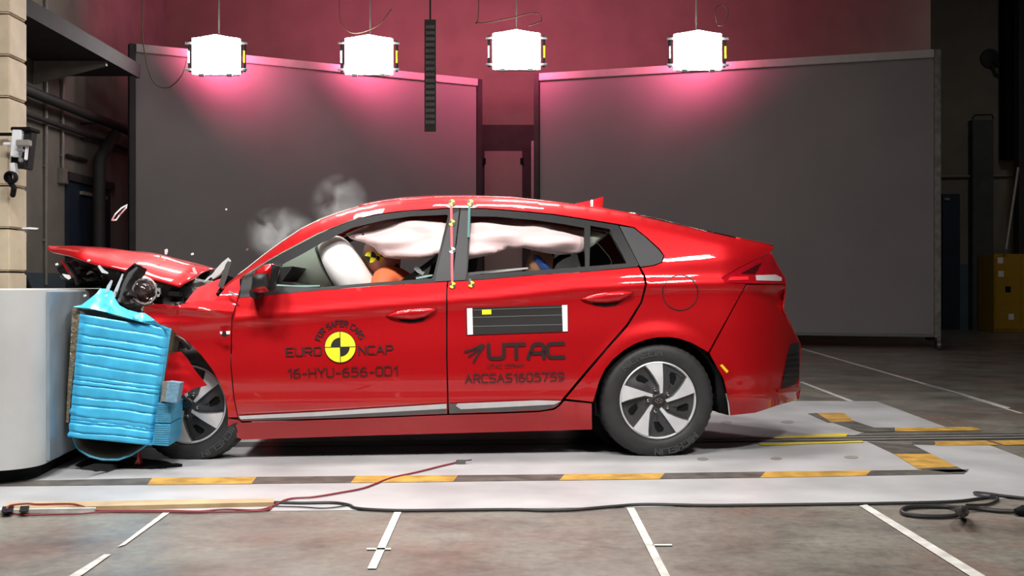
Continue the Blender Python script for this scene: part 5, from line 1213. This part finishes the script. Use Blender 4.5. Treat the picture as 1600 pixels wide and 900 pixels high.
plate(sh3, V, T, B, [G(x, y, .004)+Vector((0, 0, .012+.012*noise.noise(Vector((x*.08, y*.2, 0))))) for x, y in V], [G(x, y, .003) for x, y in V]); tag(sh3.build('undertray_shadow', BLACK), 'black sheet on the floor below the front wheel for torn undertray and shadow', 'debris')  # black sheet paints the floor shadow here along with torn undertray

# ------------------------------------------------------------------ cables and plank on the floor
plank = empty('wooden_batten', G(215, 791), 0, 'long thin wooden batten lying on the edge of the grey paint', 'batten')
WOOD = mat('plywood', (.42, .30, .16), .6, noise_amt=.2, nscale=6)
def bar(name, a, b, c, d, z0, z1, m, par):
    return MB().extrude([G(*a, z0), G(*b, z0), G(*c, z0), G(*d, z0)], (0, 0, z1-z0)).build(name, m, par)
bar('board', (10, 801), (428, 791), (428, 785), (10, 791.5), .002, .020, WOOD, plank)
bar('white_face', (0, 802.5), (150, 800), (150, 798.5), (0, 799.5), .002, .018, LINEW, plank)
bar('black_tape', (2, 800.8), (20, 800.3), (22, 791.5), (4, 792), .0205, .0225, BLACK, plank); bar('black_tape', (30, 800), (44, 799.7), (46, 791), (32, 791.3), .0205, .0225, BLACK, plank)
RC = mat('red_wire', (.22, .02, .03), .5); BC = mat('black_cable', (.02, .02, .022), .5)
cable('sensor_lead', [G(x, y, z) for x, y, z in ((10, 796, .024), (16, 790, .03), (40, 787, .03), (60, 788, .026), (110, 787.5, .028), (128, 791, .02), (148, 797.5, .008), (200, 798, .008), (260, 798, .008), (310, 799, .008), (350, 796, .008), (410, 796, .008), (450, 780, .008), (490, 776.5, .008), (530, 770, .008), (570, 762, .008), (610, 747, .008), (650, 738, .008), (690, 728, .008), (714, 722.5, .008))], .0045, RC, 'thin red lead running from the wooden batten to the small sensor', 'cable', 6)
cable('sensor_lead', [G(x, y, .007) for x, y in ((12, 797, ), (14, 801), (40, 804.5), (80, 804), (120, 803), (160, 800), (220, 799.5), (280, 800), (340, 800), (410, 798), (425, 793))], .004, RC, 'thin red lead lying along the near side of the wooden batten', 'cable', 6)
sn = empty('floor_sensor', G(722, 722), 0, 'small grey sensor box on the grey paint beside the car', 'sensor')
MB().box(G(720, 722, .012)+Vector((0, 0, .0)), (.05, .03, .022), bev=.003).build('box', GREYTRIM, sn); MB().tube([G(726, 720, .02), G(737, 718.5, .02)], .003, 6).build('pin', DARK, sn)
cable('edge_cable', [G(x, y, .008) for x, y in ((428, 785, ), (470, 786), (520, 785.5), (545, 789), (560, 794.5), (620, 797.5), (700, 797), (800, 796), (850, 797.5), (900, 796), (960, 791), (1010, 788), (1100, 789.5), (1180, 789), (1300, 787.5), (1400, 786), (1490, 783.5), (1530, 779), (1560, 775), (1600, 778), (1640, 779))], .007, BC, 'long black cable lying along the near edge of the grey paint', 'cable', 6)
cable('loose_wire', [G(x, y, .007) for x, y in ((428, 791, ), (470, 792), (505, 794), (535, 791), (546, 788))], .003, BC, 'short thin wire looping at the end of the wooden batten', 'cable', 6)
kc = empty('coiled_cable', G(1500, 800), 0, 'knotted black cable coil with a plug on the floor at the right', 'cable')
def ktube(name, pts, r):
    P_ = []; pts = [Vector(p) for p in pts]
    for i in range(len(pts)-1):
        p0, p1, p2, p3 = pts[max(i-1, 0)], pts[i], pts[i+1], pts[min(i+2, len(pts)-1)]
        for k in range(8):
            t = k/8; P_.append(0.5*((2*p1)+(p2-p0)*t+(2*p0-5*p1+4*p2-p3)*t*t+(3*p1-p0-3*p2+p3)*t**3))
    P_.append(pts[-1]); return MB().tube(P_, r, 8).build(name, BC, kc)
ktube('loop', [G(1504, 800, .02), G(1494, 805, .012), (G(1475, 807, .011)), G(1440, 806.5, .011), G(1415, 803, .011), G(1409, 798, .011), G(1418, 793, .011), G(1445, 791, .011), G(1480, 791.5, .011), G(1500, 793, .02), G(1530, 795, .012), G(1560, 798, .011), G(1588, 799, .014)], .0095)
ktube('knot', [G(1500, 802, .03), G(1496, 798, .055), G(1498, 796, .075), G(1505, 796, .085), G(1509, 798, .06), G(1509, 802, .03), G(1503, 804, .015), G(1499, 801, .04), G(1503, 797, .09), G(1508, 799, .07), G(1505, 804, .03)], .012)
ktube('thin_tail', [G(1510, 789, .02), G(1540, 788.5, .009), G(1556, 783, .009), G(1558, 778, .009), G(1540, 776, .012), G(1526, 772, .012), G(1523, 769.5, .012), G(1540, 770.5, .012), G(1565, 774, .012), G(1600, 778, .012)], .006)
q0 = G(1586, 799, .02); MB().tube([q0, q0+Vector((.02, 0, 0)), q0+Vector((.03, 0, 0)), q0+Vector((.10, 0, 0))], [.012, .02, .026, .026], 14).build('plug', BLACK, kc)

# ------------------------------------------------------------------ smoke wisps above the windscreen
def smoke(name, c, r, dens, label, seed):
    me = bpy.data.meshes.new(name); bm = bmesh.new(); bmesh.ops.create_icosphere(bm, subdivisions=3, radius=1.0)
    for v in bm.verts: v.co = Vector((v.co.x*r[0], v.co.y*r[1], v.co.z*r[2]))
    bm.to_mesh(me); bm.free(); o = bpy.data.objects.new(name, me); COL.objects.link(o); o.location = c
    m = bpy.data.materials.new(name); m.use_nodes = True; nt = m.node_tree; nt.nodes.clear(); N_ = nt.nodes.new; K = nt.links.new
    out = N_('ShaderNodeOutputMaterial'); pv = N_('ShaderNodeVolumePrincipled'); pv.inputs['Color'].default_value = (.92, .92, .92, 1)
    tc = N_('ShaderNodeTexCoord'); n = N_('ShaderNodeTexNoise'); n.inputs['Scale'].default_value = 7.5; n.inputs['Detail'].default_value = 5; n.inputs['Distortion'].default_value = .8
    mp = N_('ShaderNodeMapping'); mp.inputs['Location'].default_value = (seed, 0, 0); K(tc.outputs['Object'], mp.inputs['Vector']); K(mp.outputs[0], n.inputs['Vector'])
    mr_ = N_('ShaderNodeMapRange'); mr_.inputs[1].default_value = .41; mr_.inputs[2].default_value = .80; mr_.inputs[4].default_value = dens; K(n.outputs['Fac'], mr_.inputs[0])
    sc_ = N_('ShaderNodeMapping'); sc_.inputs['Scale'].default_value = (1/r[0], 1/r[1], 1/r[2]); K(tc.outputs['Object'], sc_.inputs['Vector'])
    ln = N_('ShaderNodeVectorMath'); ln.operation = 'LENGTH'; K(sc_.outputs[0], ln.inputs[0])
    fr = N_('ShaderNodeMapRange'); fr.inputs[1].default_value = 1.0; fr.inputs[2].default_value = .3; K(ln.outputs['Value'], fr.inputs[0])
    mu = N_('ShaderNodeMath'); mu.operation = 'MULTIPLY'; K(mr_.outputs[0], mu.inputs[0]); K(fr.outputs[0], mu.inputs[1])
    K(mu.outputs[0], pv.inputs['Density']); K(pv.outputs[0], out.inputs['Volume'])
    me.materials.append(m); return tag(o, label, 'smoke', 'smoke wisps', 'stuff')
smoke('smoke', P(438, 366, 7.15), (.24, .16, .19), 10.0, 'pale smoke puff rising over the lower windscreen', 0)
smoke('smoke', P(530, 318, 7.15), (.20, .14, .20), 5.5, 'faint smoke wisp rising above the roof front edge', 7)
